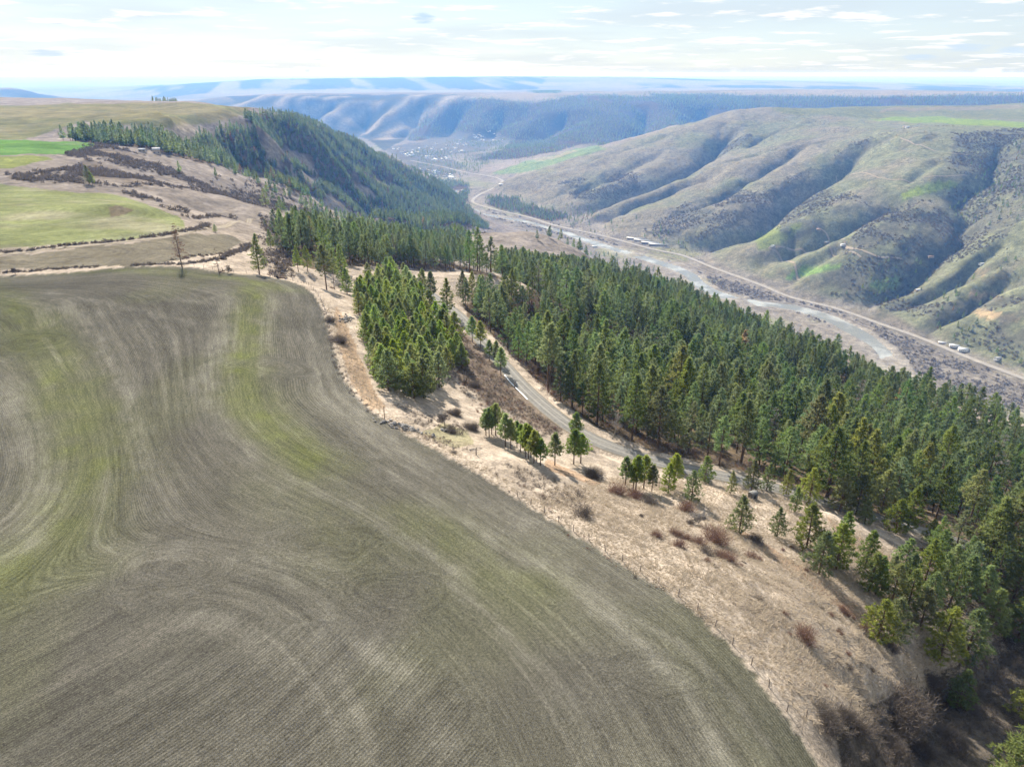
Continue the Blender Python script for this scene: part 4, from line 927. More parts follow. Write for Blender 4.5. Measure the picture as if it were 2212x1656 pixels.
def pine_meshes(name, H, seed, kind='mature', detail=1.0, mat=None):
    g = np.random.default_rng(seed); Cr = Soup(); Tr = Soup()
    lean = g.normal(0, 0.012, 2) * H
    ax = lambda z: np.stack([lean[0] * (z / H) ** 2, lean[1] * (z / H) ** 2, z], -1)
    zz = np.linspace(-0.6, H * 0.97, 7); r0 = 0.0135 * H + 0.05
    tube(Tr, ax(zz), r0 * np.clip(1 - zz / (H * 1.0), 0.03, 1.05) ** 0.8, 6)
    if kind == 'young': base, rmax, zmax, top = g.uniform(0.05, 0.11), g.uniform(0.27, 0.34), 0.26, 0.78
    elif kind == 'pole': base, rmax, zmax, top = g.uniform(0.24, 0.32), g.uniform(0.23, 0.28), 0.45, 0.72
    elif kind == 'tall': base, rmax, zmax, top = g.uniform(0.30, 0.42), g.uniform(0.16, 0.20), 0.52, 0.75
    else: base, rmax, zmax, top = g.uniform(0.10, 0.24), g.uniform(0.19, 0.245), 0.34, 0.85
    nb = int((84 if kind == 'young' else 104) * detail)
    bulge = g.uniform(0.72, 1.25, 7)
    for b in range(nb):
        u = (b + g.uniform(0, 1)) / nb; h = base + (1 - base) * (u ** 0.9) * 0.985
        az_ = b * 2.39996 + g.normal(0, 0.35)
        if h < zmax: pr = rmax * (0.62 + 0.38 * sstep(base - 0.05, zmax, h))
        else: pr = rmax * np.clip(1 - (h - zmax) / (1.0 - zmax), 0.015, 1) ** (top + 0.08)
        pr *= bulge[int((az_ % (2 * math.pi)) / (2 * math.pi) * 6.99)] ** 0.5 * g.uniform(0.72, 1.13)
        L = max(pr * H, 0.10 + 0.01 * H)
        lift = np.interp(h, [0, 0.35, 0.75, 1.0], [-0.18, 0.04, 0.36, 0.9]) + g.normal(0, 0.09)
        d0 = np.array([math.cos(az_), math.sin(az_), lift]); o0 = ax(np.array(h * H))
        s = np.array([0.0, 0.5, 1.0]); pts = o0 + d0 * (s * L)[:, None]; pts[:, 2] += 0.10 * L * s ** 2
        if detail > 0.5: tube(Tr, pts, np.array([0.022, 0.014, 0.005]) * L ** 0.8 + 0.004, 3)
        nt_ = max(2, int(round((2.6 + 2.1 * L) * (0.55 + 0.45 * detail))))
        q = g.uniform(0.28 if L > 1 else 0.1, 1.04, nt_) ** 0.75
        c = o0 + d0 * (q * L)[:, None]; c[:, 2] += 0.10 * L * q ** 2
        perp = np.array([-math.sin(az_), math.cos(az_), 0.0]); c += perp * (g.normal(0, 0.17, nt_) * L * (1.1 - 0.4 * q))[:, None]; c[:, 2] += g.normal(0.02, 0.05, nt_) * L
        kb = int(12 * (0.5 + 0.5 * detail)); 
        tuft = g.uniform(0.0, 1.0, nt_); sz = (0.28 + 0.014 * H) * g.uniform(0.8, 1.25, nt_) / max(detail, 0.35) ** 0.5
        cc = np.repeat(c, kb, 0); dd = g.normal(size=(len(cc), 3)); dd += np.repeat(unit(d0)[None] * 0.75, len(cc), 0); dd[:, 2] += 0.28; dd = unit(dd)
        ln = np.repeat(sz, kb) * g.uniform(0.65, 1.1, len(cc))
        spikes(Cr, cc + dd * (ln * 0.08)[:, None], dd, ln, ln * 0.32, np.clip(np.repeat(tuft, kb) * 0.8 + g.uniform(0, 0.3, len(cc)), 0, 1), g)
    return Cr.mesh(name + '_crown', mat or pine_mat), Tr.mesh(name + '_trunk', bark, True)
def low_pine(name, H, seed, n, mat):
    """whole small pine as one mesh, for the woods"""
    g = np.random.default_rng(seed); S = Soup()
    base = g.uniform(0.10, 0.26); rm = g.uniform(0.165, 0.22)
    h = base + (1 - base) * g.uniform(0, 1, n) ** 1.15
    pr = rm * np.where(h < 0.36, 0.7 + 0.3 * (h - base) / 0.3, np.clip(1 - (h - 0.36) / 0.64, 0.02, 1) ** 0.85) * H
    a = g.uniform(0, 2 * math.pi, n); q = g.uniform(0.15, 1.0, n) ** 0.6
    lumps = g.uniform(0.65, 1.2, 9); q *= lumps[((a / (2 * math.pi)) * 8.99).astype(int)]
    c = np.stack([np.cos(a) * pr * q, np.sin(a) * pr * q, h * H], -1)
    d = np.stack([np.cos(a), np.sin(a), 0.25 + 0.9 * (h - 0.4)], -1) + g.normal(0, 0.55, (n, 3)); d = unit(d)
    ln = (0.10 + 0.02 * g.uniform(0, 1, n)) * H * (260.0 / n) ** 0.33 * (1.1 - 0.55 * h)
    spikes(S, c - d * (ln * 0.4)[:, None], d, ln, ln * 0.62, np.repeat(g.uniform(0, 1, n // 5 + 1), 5)[:n], g)
    me = S.mesh(name, mat)
    T_ = Soup(); zz = np.linspace(-0.8, H * 0.9, 4); tube(T_, np.stack([0 * zz, 0 * zz, zz], -1), 0.014 * H * np.clip(1 - zz / H, 0.05, 1.05), 4)
    return me, T_.mesh(name + '_trunk', bark)
def joined(name, parts):
    vs, fs, mi, ti, mats, n0 = [], [], [], [], [], 0
    for k, me in enumerate(parts):
        v = np.empty(len(me.vertices) * 3, np.float32); me.vertices.foreach_get('co', v); f = np.empty(len(me.loops), np.int32); me.loops.foreach_get('vertex_index', f)
        t = np.empty(len(me.vertices), np.float32); me.attributes['tint'].data.foreach_get('value', t)
        vs.append(v.reshape(-1, 3)); fs.append(f.reshape(-1, 3) + n0); mi.append(np.full(len(f) // 3, k, np.int32)); ti.append(t); mats.append(me.materials[0]); n0 += len(t)
    me = mesh_np(name, np.concatenate(vs), np.concatenate(fs))
    for m_ in mats: me.materials.append(m_)
    me.polygons.foreach_set('material_index', np.concatenate(mi)); me.attributes.new('tint', 'FLOAT', 'POINT').data.foreach_set('value', np.concatenate(ti)); return me
def shrub_mesh(name, Rr, Hh, seed, n, mat, wf=1.0):
    g = np.random.default_rng(seed); S = Soup()
    nc2 = max(3, int(n / 60)); cen = np.stack([g.normal(0, Rr * 0.38, nc2), g.normal(0, Rr * 0.38, nc2), np.zeros(nc2)], -1)
    k = g.integers(0, nc2, n); c0_ = cen[k] + np.stack([g.normal(0, 0.08 * Rr, n), g.normal(0, 0.08 * Rr, n), np.zeros(n)], -1)
    d = np.stack([g.normal(0, 0.55, n), g.normal(0, 0.55, n), g.uniform(0.35, 1.2, n)], -1) + unit(c0_ + [0, 0, 0.2]) * 0.35; d[:, 2] = np.abs(d[:, 2]); d = unit(d)
    reach = g.uniform(0.55, 1.05, n) * Hh * (1.1 - 0.25 * np.hypot(c0_[:, 0], c0_[:, 1]) / Rr)
    m = n // 3
    spikes(S, c0_[:m] - [0, 0, 0.15], d[:m], reach[:m], wf * (0.05 * np.ones(m) + 0.012 * Hh), g.uniform(0, 0.5, m), g)        # stems
    f = g.uniform(0.35, 0.98, n); c1 = c0_ + d * (reach * f)[:, None]; d1 = unit(d + g.normal(0, 0.55, (n, 3)))
    spikes(S, c1, d1, reach * 0.42 * g.uniform(0.6, 1.2, n), wf * (0.035 + 0.02 * Hh * np.ones(n)), g.uniform(0.2, 1, n), g)        # twigs
    return S.mesh(name, mat)
def bare_tree_meshes(name, H, seed, spread, bark_m, twig_m, levels=4, upright=0.5, lean=(0, 0), trunk_h=0.3, thick=0.02, kids=(4, 3, 3, 4)):
    g = np.random.default_rng(seed); B = Soup(); Tw = Soup()
    def grow(p, d, L, r, lv):
        pts = [p]; dd = d
        for i in range(3): dd = unit(dd + g.normal(0, 0.14, 3)); pts.append(pts[-1] + dd * L / 3)
        (tube(B, pts, np.linspace(r, r * 0.55, 4), 5 if lv == 0 else 3))
        if lv >= levels: 
            n = 7; c = np.repeat(np.array(pts)[1:], n, 0)[:n * 3]; e = unit(np.repeat(dd[None], len(c), 0) + g.normal(0, 0.7, (len(c), 3)))
            spikes(Tw, c, e, np.full(len(c), L * 0.8) * g.uniform(0.5, 1.2, len(c)), np.full(len(c), 0.03 + r), g.uniform(0, 1, len(c)), g); return
        for k in range(kids[min(lv, len(kids) - 1)]):
            a = g.uniform(0, 2 * math.pi) + k * 2.1; e = np.array([math.cos(a), math.sin(a), 0]) * spread + np.array([0, 0, upright]) + dd * 0.55
            grow(pts[g.integers(2, 4)], unit(e + g.normal(0, 0.18, 3)), L * g.uniform(0.62, 0.85), r * 0.58, lv + 1)
    grow(np.array([0, 0, -0.4]), unit(np.array([lean[0], lean[1], 1.0])), H * trunk_h, thick * H, 0)
    return Tw.mesh(name + '_twigs', twig_m), B.mesh(name + '_trunk', bark_m, True)
def snag_meshes(name, H, seed, lean, n, twig_m):
    """tall thin tree with short bare side branches"""
    g = np.random.default_rng(seed); B = Soup(); Tw = Soup(); ax = lambda z: np.stack([lean[0] * z, lean[1] * z, z], -1)
    zz = np.linspace(-0.5, H, 7); tube(B, ax(zz), 0.017 * H * np.clip(1 - zz / (1.03 * H), 0.05, 1), 6)
    for b in range(n):
        h = g.uniform(0.22, 0.99); a = g.uniform(0, 6.28); L = H * (0.17 * (1 - h) + 0.045) * g.uniform(0.5, 1.2); d = unit(np.array([math.cos(a), math.sin(a), g.uniform(-0.25, 0.25)])); o0 = ax(np.array(h * H))
        tube(B, o0 + d * (np.array([0, 0.5, 1]) * L)[:, None] + np.array([[0, 0, 0], [0, 0, 0.03 * L], [0, 0, -0.04 * L]]), np.array([0.035, 0.022, 0.008]) * (0.5 + L * 0.3), 3)
        k = 14; q = g.uniform(0.3, 1, k); c = o0 + d * (q * L)[:, None]; e = unit(g.normal(0, 1, (k, 3)) + d * 0.8)
        spikes(Tw, c, e, L * 0.34 * g.uniform(0.5, 1.2, k), np.full(k, 0.13), g.uniform(0, 1, k), g)
    return Tw.mesh(name + '_twigs', twig_m), B.mesh(name + '_trunk', dark_bark, True)

def clump_mesh(name, Rr, Hh, seed, n, mat):
    g_ = np.random.default_rng(seed); S = Soup(); d = unit(g_.normal(size=(n, 3)) * [1, 1, 0.8] + [0, 0, 0.45]); d[:, 2] = np.abs(d[:, 2]); q = g_.uniform(0.3, 0.95, n)
    lob = 1 + 0.35 * np.sin(3 * np.arctan2(d[:, 1], d[:, 0]) + seed); c = d * np.stack([Rr * lob, Rr * lob, np.full(n, Hh)], -1) * q[:, None]
    spikes(S, c, unit(d + g_.normal(0, 0.5, (n, 3))), g_.uniform(0.35, 0.7, n) * Hh, np.full(n, 0.30 * Hh), g_.uniform(0, 1, n), g_); return S.mesh(name, mat)
# prototypes: young bushy pines, mature pines, tall bare-stemmed pines
YOUNG = [pine_meshes('young_pine', 9.0, 300 + i, 'young', mat=mid_mat if i % 3 else None) for i in range(6)]
MATURE = [pine_meshes('pine', 17.0, 320 + i, 'mature') for i in range(6)]
TALL = [pine_meshes('tall_pine', 19.0, 340 + i, 'tall') for i in range(3)]
PLANT = [pine_meshes('plantation_pine', 9.0, 360 + i, 'young', mat=young_mat) for i in range(4)]
POLE = [pine_meshes('pole_pine', 9.0, 380 + i, 'pole', mat=young_mat) for i in range(4)]
PROTO = {'pole': (POLE, 9.0), 'young': (YOUNG, 9.0), 'mature': (MATURE, 17.0), 'tall': (TALL, 19.0), 'plant': (PLANT, 9.0)}
n_ind = 0; IND_XY = []
def height_for(X, Y, Z, hp):
    """real height of something that stands hp picture units tall there"""
    _, y0 = project(X, Y, Z); _, y1 = project(X, Y, Z + 10.0); return 10.0 * hp / max(y0 - y1, 1e-3)
def put_pine(X, Y, Z, h, kind, label, group, wide=1.0, lean=None):
    global n_ind
    lst, H0 = PROTO[kind]; k = random.randrange(len(lst)); cm, tm = lst[k]
    e = empty('pine_tree', (X, Y, Z + CAMZ), random.uniform(0, 6.283)); s = h / H0; e.scale = (s * wide, s * wide, s)
    if lean: e.rotation_euler = Euler((lean[0], lean[1], 0))
    tag(e, label, 'pine tree', group)
    link('crown', cm, None, e); link('trunk', tm, None, e)
    n_ind += 1; IND_XY.append((X, Y)); return e

# ---- scattered copies that nobody could count: one object each, with instanced plants
def scatter(name, pts, rot, scl, var, protos, label):
    coll = bpy.data.collections.new(name + '_kinds')
    for i, me in enumerate(protos):
        coll.objects.link(bpy.data.objects.new('%s_kind_%02d' % (name, i), me))
    me = bpy.data.meshes.new(name); me.vertices.add(len(pts)); me.vertices.foreach_set('co', np.asarray(pts, np.float32).ravel())
    me.attributes.new('turn', 'FLOAT_VECTOR', 'POINT').data.foreach_set('vector', np.asarray(rot, np.float32).ravel())
    me.attributes.new('size', 'FLOAT_VECTOR', 'POINT').data.foreach_set('vector', np.asarray(scl, np.float32).ravel())
    me.attributes.new('sort', 'INT', 'POINT').data.foreach_set('value', np.asarray(var, np.int32))
    ob = link(name, me)
    ng = bpy.data.node_groups.new(name, 'GeometryNodeTree')
    ng.interface.new_socket('Geometry', in_out='INPUT', socket_type='NodeSocketGeometry'); ng.interface.new_socket('Geometry', in_out='OUTPUT', socket_type='NodeSocketGeometry')
    gi = ng.nodes.new('NodeGroupInput'); go = ng.nodes.new('NodeGroupOutput')
    ci = ng.nodes.new('GeometryNodeCollectionInfo'); ci.inputs['Collection'].default_value = coll; ci.inputs['Separate Children'].default_value = True; ci.inputs['Reset Children'].default_value = True
    ip = ng.nodes.new('GeometryNodeInstanceOnPoints'); ip.inputs['Pick Instance'].default_value = True
    def na(n_, t):
        a = ng.nodes.new('GeometryNodeInputNamedAttribute'); a.data_type = t; a.inputs['Name'].default_value = n_; return next(s for s in a.outputs if s.enabled and s.name == 'Attribute')
    er = ng.nodes.new('FunctionNodeEulerToRotation')
    ng.links.new(na('turn', 'FLOAT_VECTOR'), er.inputs[0])
    ng.links.new(gi.outputs[0], ip.inputs['Points']); ng.links.new(ci.outputs[0], ip.inputs['Instance']); ng.links.new(na('sort', 'INT'), ip.inputs['Instance Index'])
    ng.links.new(er.outputs[0], ip.inputs['Rotation']); ng.links.new(na('size', 'FLOAT_VECTOR'), ip.inputs['Scale']); ng.links.new(ip.outputs[0], go.inputs[0])
    md = ob.modifiers.new('plants', 'NODES'); md.node_group = ng
    return tag(ob, label, kind='stuff')
# ------------------------------------------------------------------ pines standing in the open, one by one
f1 = lambda x, y: (288.0 + 0.2148 * x, 461.0 + 0.2148 * y)
f2 = lambda x, y: (792.0 + 0.2148 * x, 792.0 + 0.2148 * y)
f3 = lambda x, y: (1252.8 + 0.2148 * x, 864.0 + 0.2148 * y)
f4 = lambda x, y: (1728.0 + 0.2187 * x, 936.0 + 0.2187 * y)
f5 = lambda x, y: (1728.0 + 0.2187 * x, 1294.0 + 0.2187 * y)
OPEN_G = 'pines standing in the open'
ROW_G = 'pines in the clump above the road'
ONE = [
    (f1, 1270, 615, 405, 'mature', 1.05, 'lone full pine at the field corner with a dark shadow on the young green'),
    (f1, 1945, 770, 450, 'tall', 1.1, 'tall pine with a bare lower stem at the right corner of the field'),
    (f1, 2022, 762, 400, 'tall', 0.6, 'thin sparse pine close beside the tall bare stemmed one at the field corner'),
    (f1, 2105, 720, 400, 'mature', 0.9, 'dark pine behind the two bare stemmed pines at the field corner'),
    (f1, 2150, 810, 260, 'young', 0.95, 'low green pine at the upper tip of the bright young stand'),
    (f1, 1385, 365, 210, 'mature', 0.9, 'small dark pine on the slope behind the lone field pine'),
    (f1, 1660, 585, 255, 'mature', 0.9, 'left pine of a dark pair below the wood behind the field'),
    (f1, 1755, 588, 265, 'mature', 1.0, 'right pine of a dark pair below the wood behind the field'),
    (f1, 1325, 125, 70, 'young', 1.0, 'tiny dark pine on the pale bank above the shrubby slope'),
    (f1, 825, 190, 85, 'young', 1.1, 'small dark pine beside the dirt track at left'),
    (f2, 1200, 690, 265, 'pole', 1.01, 'leftmost pine of the clump above the road'),
    (f2, 1232, 705, 290, 'pole', 0.94, 'second pine from the left end of the clump above the road'),
    (f2, 1258, 680, 280, 'pole', 0.94, 'pine behind the left end of the clump above the road'),
    (f2, 1298, 692, 320, 'pole', 1.01, 'tallest pine at the left end of the clump above the road'),
    (f2, 1395, 805, 330, 'pole', 1.01, 'pine with a rounded top just right of the gap in the clump'),
    (f2, 1450, 825, 300, 'pole', 0.88, 'slim pine right behind the round topped one of the clump'),
    (f2, 1512, 812, 265, 'pole', 0.88, 'short pine at the back of the clump above the road'),
    (f2, 1548, 855, 275, 'pole', 0.88, 'slender pine in the middle of the clump with a visible stem'),
    (f2, 1600, 910, 335, 'pole', 0.88, 'tall bare stemmed pine in the middle of the clump'),
    (f2, 1628, 925, 335, 'pole', 0.81, 'bare stemmed pine standing close to the middle pine of the clump'),
    (f2, 1650, 915, 310, 'pole', 0.81, 'pine behind the closely spaced stems of the clump'),
    (f2, 1682, 972, 335, 'pole', 0.88, 'foremost tall pine near the right end of the clump'),
    (f2, 1712, 955, 300, 'pole', 0.88, 'pine tucked behind the last one of the clump'),
    (f2, 1748, 990, 265, 'pole', 1.08, 'short yellow green pine closing the right end of the clump'),
    (f2, 1892, 990, 325, 'pole', 0.97, 'slim pine standing alone just right of the clump above the road'),
    (f2, 2082, 978, 345, 'pole', 1.08, 'front pine of the pair by the road right of the clump'),
    (f2, 2152, 968, 295, 'pole', 1.15, 'right pine of the pair by the road right of the clump'),
    (f2, 2100, 735, 275, 'pole', 1.01, 'small pine on the road shoulder behind the pair'),
    (f3, 455, 858, 290, 'pole', 0.90, 'thin pale pine at the left of the cluster below the road'),
    (f3, 535, 890, 300, 'pole', 0.96, 'bushy pine second from the left in the cluster below the road'),
    (f3, 560, 910, 350, 'pole', 1.02, 'tall pine with double stem in front of the cluster below the road'),
    (f3, 640, 890, 330, 'pole', 1.02, 'dense green pine at the middle of the cluster below the road'),
    (f3, 722, 918, 265, 'pole', 0.90, 'smaller dark pine at the right of the cluster below the road'),
    (f3, 885, 938, 300, 'plant', 0.9, 'yellow green pine in front of a darker one on the slope below the road'),
    (f3, 940, 893, 350, 'pole', 0.96, 'darker pine rising behind the yellow green one below the road'),
    (f3, 1118, 1022, 310, 'young', 0.95, 'pine standing just above the reddish shrub and the pale bare bush'),
    (f3, 1255, 828, 265, 'young', 1.1, 'broad pine at the road edge above the long shadow on pale grass'),
    (f3, 1515, 943, 230, 'young', 0.8, 'small pine alone on pale grass near the road'),
    (f3, 1718, 932, 335, 'mature', 1.2, 'full pine sheltering the small grey shed'),
    (f3, 1876, 903, 270, 'young', 0.9, 'pine at the road edge right of the small grey shed'),
    (f3, 1600, 1332, 375, 'young', 1.05, 'full conical pine alone in the middle of the dry grass slope'),
    (f3, 1980, 1372, 290, 'young', 0.95, 'airy pine right of the conical one on the dry grass slope'),
    (f3, 2075, 948, 250, 'young', 0.9, 'pine by the road at the left of the dense hillside trees'),
    (f3, 2160, 1127, 245, 'young', 0.9, 'dark pine with a long shadow below the pines at the road'),
    (f4, 62, 1132, 380, 'young', 1.05, 'broad pine with grey green crown left of the close pair on the slope'),
    (f4, 186, 1392, 375, 'young', 1.0, 'front left pine of the close group of three on the slope'),
    (f4, 352, 1342, 405, 'young', 0.85, 'front right pine of the close group of three on the slope'),
    (f4, 385, 1250, 420, 'young', 0.7, 'pointed pine behind the close group of three on the slope'),
    (f4, 265, 632, 600, 'mature', 1.25, 'largest full pine with a thick dark stem at the edge of the slope forest'),
    (f4, 85, 684, 300, 'young', 0.9, 'slim green pine left of the largest one at the forest edge'),
    (f4, 392, 772, 330, 'young', 0.95, 'leaning looking pine right of the largest one at the forest edge'),
    (f4, 555, 795, 355, 'young', 1.0, 'double crowned pine above the rusty needle strip'),
    (f4, 636, 892, 205, 'young', 1.05, 'short round pine in front of the forest edge on rusty ground'),
    (f4, 800, 782, 370, 'young', 1.0, 'pine with a clear stem above a pale patch at the forest edge'),
    (f4, 940, 978, 285, 'young', 1.1, 'low broad pine at the lower forest edge'),
    (f4, 1055, 965, 400, 'mature', 1.1, 'tall pine behind the low broad one at the forest edge'),
    (f4, 1272, 1102, 225, 'young', 0.9, 'small dark pine beside the shady hollow'),
    (f4, 640, 1335, 335, 'young', 0.85, 'ragged pine above the dense thicket at lower right'),
    (f4, 680, 1562, 335, 'young', 0.95, 'light green pine at the left end of the lower thicket'),
    (f4, 742, 1585, 335, 'young', 0.7, 'dark narrow pine behind the left end of the lower thicket'),
    (f4, 905, 1410, 190, 'young', 0.9, 'small pine top behind the lower thicket'),
    (f4, 1000, 1432, 350, 'young', 0.85, 'pale pine in the middle of the lower thicket'),
    (f4, 1060, 1520, 300, 'young', 0.9, 'rounded pine in the front of the lower thicket'),
    (f4, 1225, 1485, 385, 'young', 0.85, 'tall pale pine near the right of the lower thicket'),
    (f4, 1400, 1232, 245, 'young', 0.95, 'bright topped pine below the shady hollow'),
    (f4, 1470, 1475, 335, 'young', 0.9, 'thin crowned pine with a visible stem left of the two leaning giants'),
    (f4, 1640, 1335, 225, 'young', 0.85, 'small pine squeezed left of the two leaning giants'),
    (f4, 1872, 1360, 720, 'mature', 1.15, 'giant pine with a dark leaning stem near the right edge'),
    (f4, 1832, 1345, 620, 'mature', 0.95, 'second giant pine close to the left of the leaning one'),
    (f4, 1680, 775, 245, 'mature', 1.0, 'dark blue green pine among paler ones above the shady hollow'),
    (f4, 1600, 1640, 385, 'young', 0.95, 'bushy pine below the giants in the lower thicket'),
    (f4, 1790, 1650, 310, 'plant', 1.0, 'vivid green pine below the two giants'),
    (f4, 2090, 1680, 370, 'mature', 1.2, 'broad pale pine at the right edge below the giants'),
    (f4, 905, 1660, 330, 'young', 1.0, 'bushy pine at the front left of the lower thicket'),
    (f4, 1060, 1720, 330, 'young', 1.0, 'grey green pine at the front of the lower thicket'),
    (f4, 1260, 1740, 330, 'young', 0.9, 'pine at the lower edge of the thicket over the gully'),
    (f4, 2190, 1290, 420, 'mature', 1.1, 'pine cut by the right edge behind the giants'),
    (f5, 765, 400, 345, 'young', 1.1, 'yellow green left crown of the touching pair above the gully'),
    (f5, 900, 425, 385, 'young', 1.0, 'deep green right crown of the touching pair above the gully'),
    (f5, 1380, 575, 435, 'young', 1.05, 'broad pine with a clear shaft of light beside it above the gully'),
    (f5, 1640, 565, 400, 'young', 1.05, 'dark broad pine touching the right of the one above the gully'),
    (f5, 1545, 1065, 330, 'plant', 0.95, 'single bright round pine standing low in the brushy gully'),
    (f5, 1190, 260, 330, 'young', 0.95, 'shaded pine behind the pair above the gully'),
    (f5, 1860, 330, 380, 'young', 0.95, 'grey green pine at the right above the gully'),
    (f5, 2140, 420, 420, 'young', 1.05, 'pale pine near the right edge above the gully'),
    (f5, 2200, 1180, 330, 'young', 1.0, 'pine cut by the right edge above the brushy gully'),
    (f5, 2120, 1900, 560, 'young', 1.15, 'large pine crown seen from above in the lower right corner'),
]
f6 = lambda x, y: (737.0 + x / 3.0, 552.0 + y / 3.0)
ONE += [(f6, 850, 560, 165, 'pole', 0.9, 'upper slim pine on the left shoulder of the road'), (f6, 905, 602, 175, 'pole', 0.95, 'second slim pine on the left shoulder of the road'), (f6, 960, 682, 135, 'pole', 0.9, 'short pine between the slim ones on the left road shoulder'),
        (f6, 1035, 772, 175, 'pole', 0.95, 'lowest pine on the left road shoulder beside the snow strip'), (f6, 1005, 702, 150, 'pole', 0.85, 'pine just uphill of the lowest one on the left road shoulder'),
        (f6, 530, 300, 215, 'tall', 1.0, 'left of two tall pines in front of the pale knob'), (f6, 585, 350, 245, 'tall', 1.0, 'right of two tall pines in front of the pale knob'), (f6, 690, 392, 245, 'mature', 1.1, 'broad pine below the pale knob beside the road'),
        (f6, 790, 302, 205, 'mature', 1.0, 'left pine of the twin before the right part of the pale knob'), (f6, 850, 312, 210, 'mature', 0.9, 'right pine of the twin before the right part of the pale knob'), (f6, 905, 352, 225, 'mature', 1.0, 'pointed dark pine right of the twin at the knob'),
        (f6, 1050, 402, 240, 'mature', 1.1, 'full pine at the corner of the wood right of the knob'), (f6, 1105, 332, 240, 'mature', 1.0, 'tall pine at the right foot of the pale knob')]
for fn, x, y, hh, kind, wide, lab in ONE:
    px, py = fn(x, y); k_ = 0.2187 if fn in (f4, f5) else 1 / 3 if fn is f6 else 0.2148
    if fn in (f4, f5): hh *= 1.12; wide *= 1.2
    X, Y, Z = hit(px, min(py, 1720))
    put_pine(X, Y, Z, height_for(X, Y, Z, hh * k_), kind, lab, OPEN_G if fn is not f2 else ROW_G, wide,
             lean=(R(3), R(7)) if 'leaning stem' in lab else None)
n_open = n_ind

ORD = ['first', 'second', 'third', 'fourth', 'fifth', 'sixth', 'seventh', 'eighth', 'ninth', 'tenth', 'eleventh', 'twelfth', 'thirteenth', 'fourteenth', 'fifteenth', 'sixteenth', 'seventeenth', 'eighteenth', 'nineteenth', 'twentieth']
def ordinal(i): return ORD[i] if i < 20 else ('twenty ' + ORD[i - 20]) if i < 39 else ('thirty ' + ORD[max(0, i - 30)]) 
# ------------------------------------------------------------------ woods: every tree of the stands, the largest as objects
def stand(v, s, hlo, hhi, thin=0.0, ymax=None, seed=1):
    xs = [p[0] for p in v['poly']]; ys = [p[1] for p in v['poly']]; y0, y1 = v['y']
    g = np.random.default_rng(seed)
    x_a, x_b = (min(xs) - 1106) / F / 0.93, (max(xs) - 1106) / F / 0.93
    nxx = int((max(x_b * y1, x_b * y0) - min(x_a * y1, x_a * y0)) / s) + 1; nyy = int((y1 - y0) / s) + 1
    X = min(x_a * y1, x_a * y0) + (np.arange(nxx)[None] + g.uniform(0, 1, (nyy, nxx))) * s; Y = y0 + (np.arange(nyy)[:, None] + g.uniform(0, 1, (nyy, nxx))) * s
    X, Y = X.ravel(), Y.ravel(); Z = hz(X, Y); px, py = project(X, Y, Z)
    px = px + g.normal(0, 5, len(px)); py = py + g.normal(0, 2.0, len(py))
    ok = inpoly(px, py, v['poly'])
    ok &= (0.5 + 0.5 * fbm(X / (s * 9), Y / (s * 9), 3, 200 + seed)) > thin + g.uniform(-0.1, 0.1, len(X))
    X, Y, Z = X[ok], Y[ok], Z[ok]
    h = (hlo + (hhi - hlo) * np.clip(0.5 + 0.28 * g.normal(size=len(X)) + 0.5 * fbm(X / 60, Y / 60, 2, 210 + seed), 0, 1.15))
    return X, Y, Z, h
ALL = []
for i, (k, v) in enumerate(FOREST.items()):
    thin = {'thicket': 0.12, 'slope': 0.27, 'clump': 0.28, 'middle': 0.3, 'ridge': 0.28, 'town': 0.36, 'band': 0.25, 'bank': 0.2, 'terrace': 0.25}[k]
    X, Y, Z, h = stand(v, v['s'], *v['h'], thin=thin, seed=i + 1)
    ALL.append(np.stack([X, Y, Z, h, np.full(len(X), i)], -1))
# scattered pines outside the woods
SPARSE = [
    ([(750, 500), (900, 490), (1000, 508), (1012, 560), (900, 552), (760, 530)], (480, 1900), 8.0, 0.25, (13, 20)),
    ([(360, 350), (600, 400), (760, 460), (900, 480), (850, 500), (640, 475), (500, 430), (400, 380)], (600, 1500), 19, 0.44, (10, 17)),
    ([(560, 440), (760, 470), (1000, 500), (1060, 520), (900, 510), (740, 490), (620, 480)], (480, 1900), 22, 0.48, (11, 18)),
    ([(2060, 300), (2212, 300), (2240, 560), (2050, 640), (1900, 650), (1860, 600), (1960, 520), (2090, 420)], (1200, 2900), 26, 0.55, (10, 18)),
    ([(1800, 640), (1960, 690), (2212, 800), (2212, 640), (2050, 620), (1900, 610)], (1150, 1900), 20, 0.50, (10, 17)),
    ([(1240, 440), (1420, 480), (1500, 540), (1380, 530), (1260, 500), (1190, 470)], (2000, 3400), 24, 0.45, (12, 18)),
    ([(1100, 520), (1260, 500), (1330, 560), (1440, 590), (1300, 570), (1180, 540)], (800, 2300), 24, 0.45, (12, 18)),
    ([(880, 330), (1000, 300), (1100, 300), (1060, 350), (1000, 390), (920, 385)], (4200, 6800), 26, 0.42, (12, 18)),
    ([(1000, 345), (1090, 355), (1150, 345), (1100, 375), (1000, 375)], (4000, 5400), 45, 0.52, (12, 18)),
    ([(1020, 225), (1250, 205), (1560, 206), (1600, 220), (1400, 232), (1150, 225)], (6500, 11000), 60, 0.62, (14, 20)),
    ([(330, 222), (380, 222), (385, 226), (330, 226)], (1500, 2300), 9, 0.2, (8, 12)),
    ([(1140, 191), (1170, 191), (1210, 196), (1200, 204), (1150, 200)], (8000, 12000), 35, 0.3, (16, 22)),
]
for i, (poly, yy, s, thin, hh) in enumerate(SPARSE):
    X, Y, Z, h = stand(dict(poly=poly, y=yy), s, *hh, thin=thin, seed=40 + i); ALL.append(np.stack([X, Y, Z, h, np.full(len(X), 20 + i)], -1))
ALL = np.concatenate(ALL)
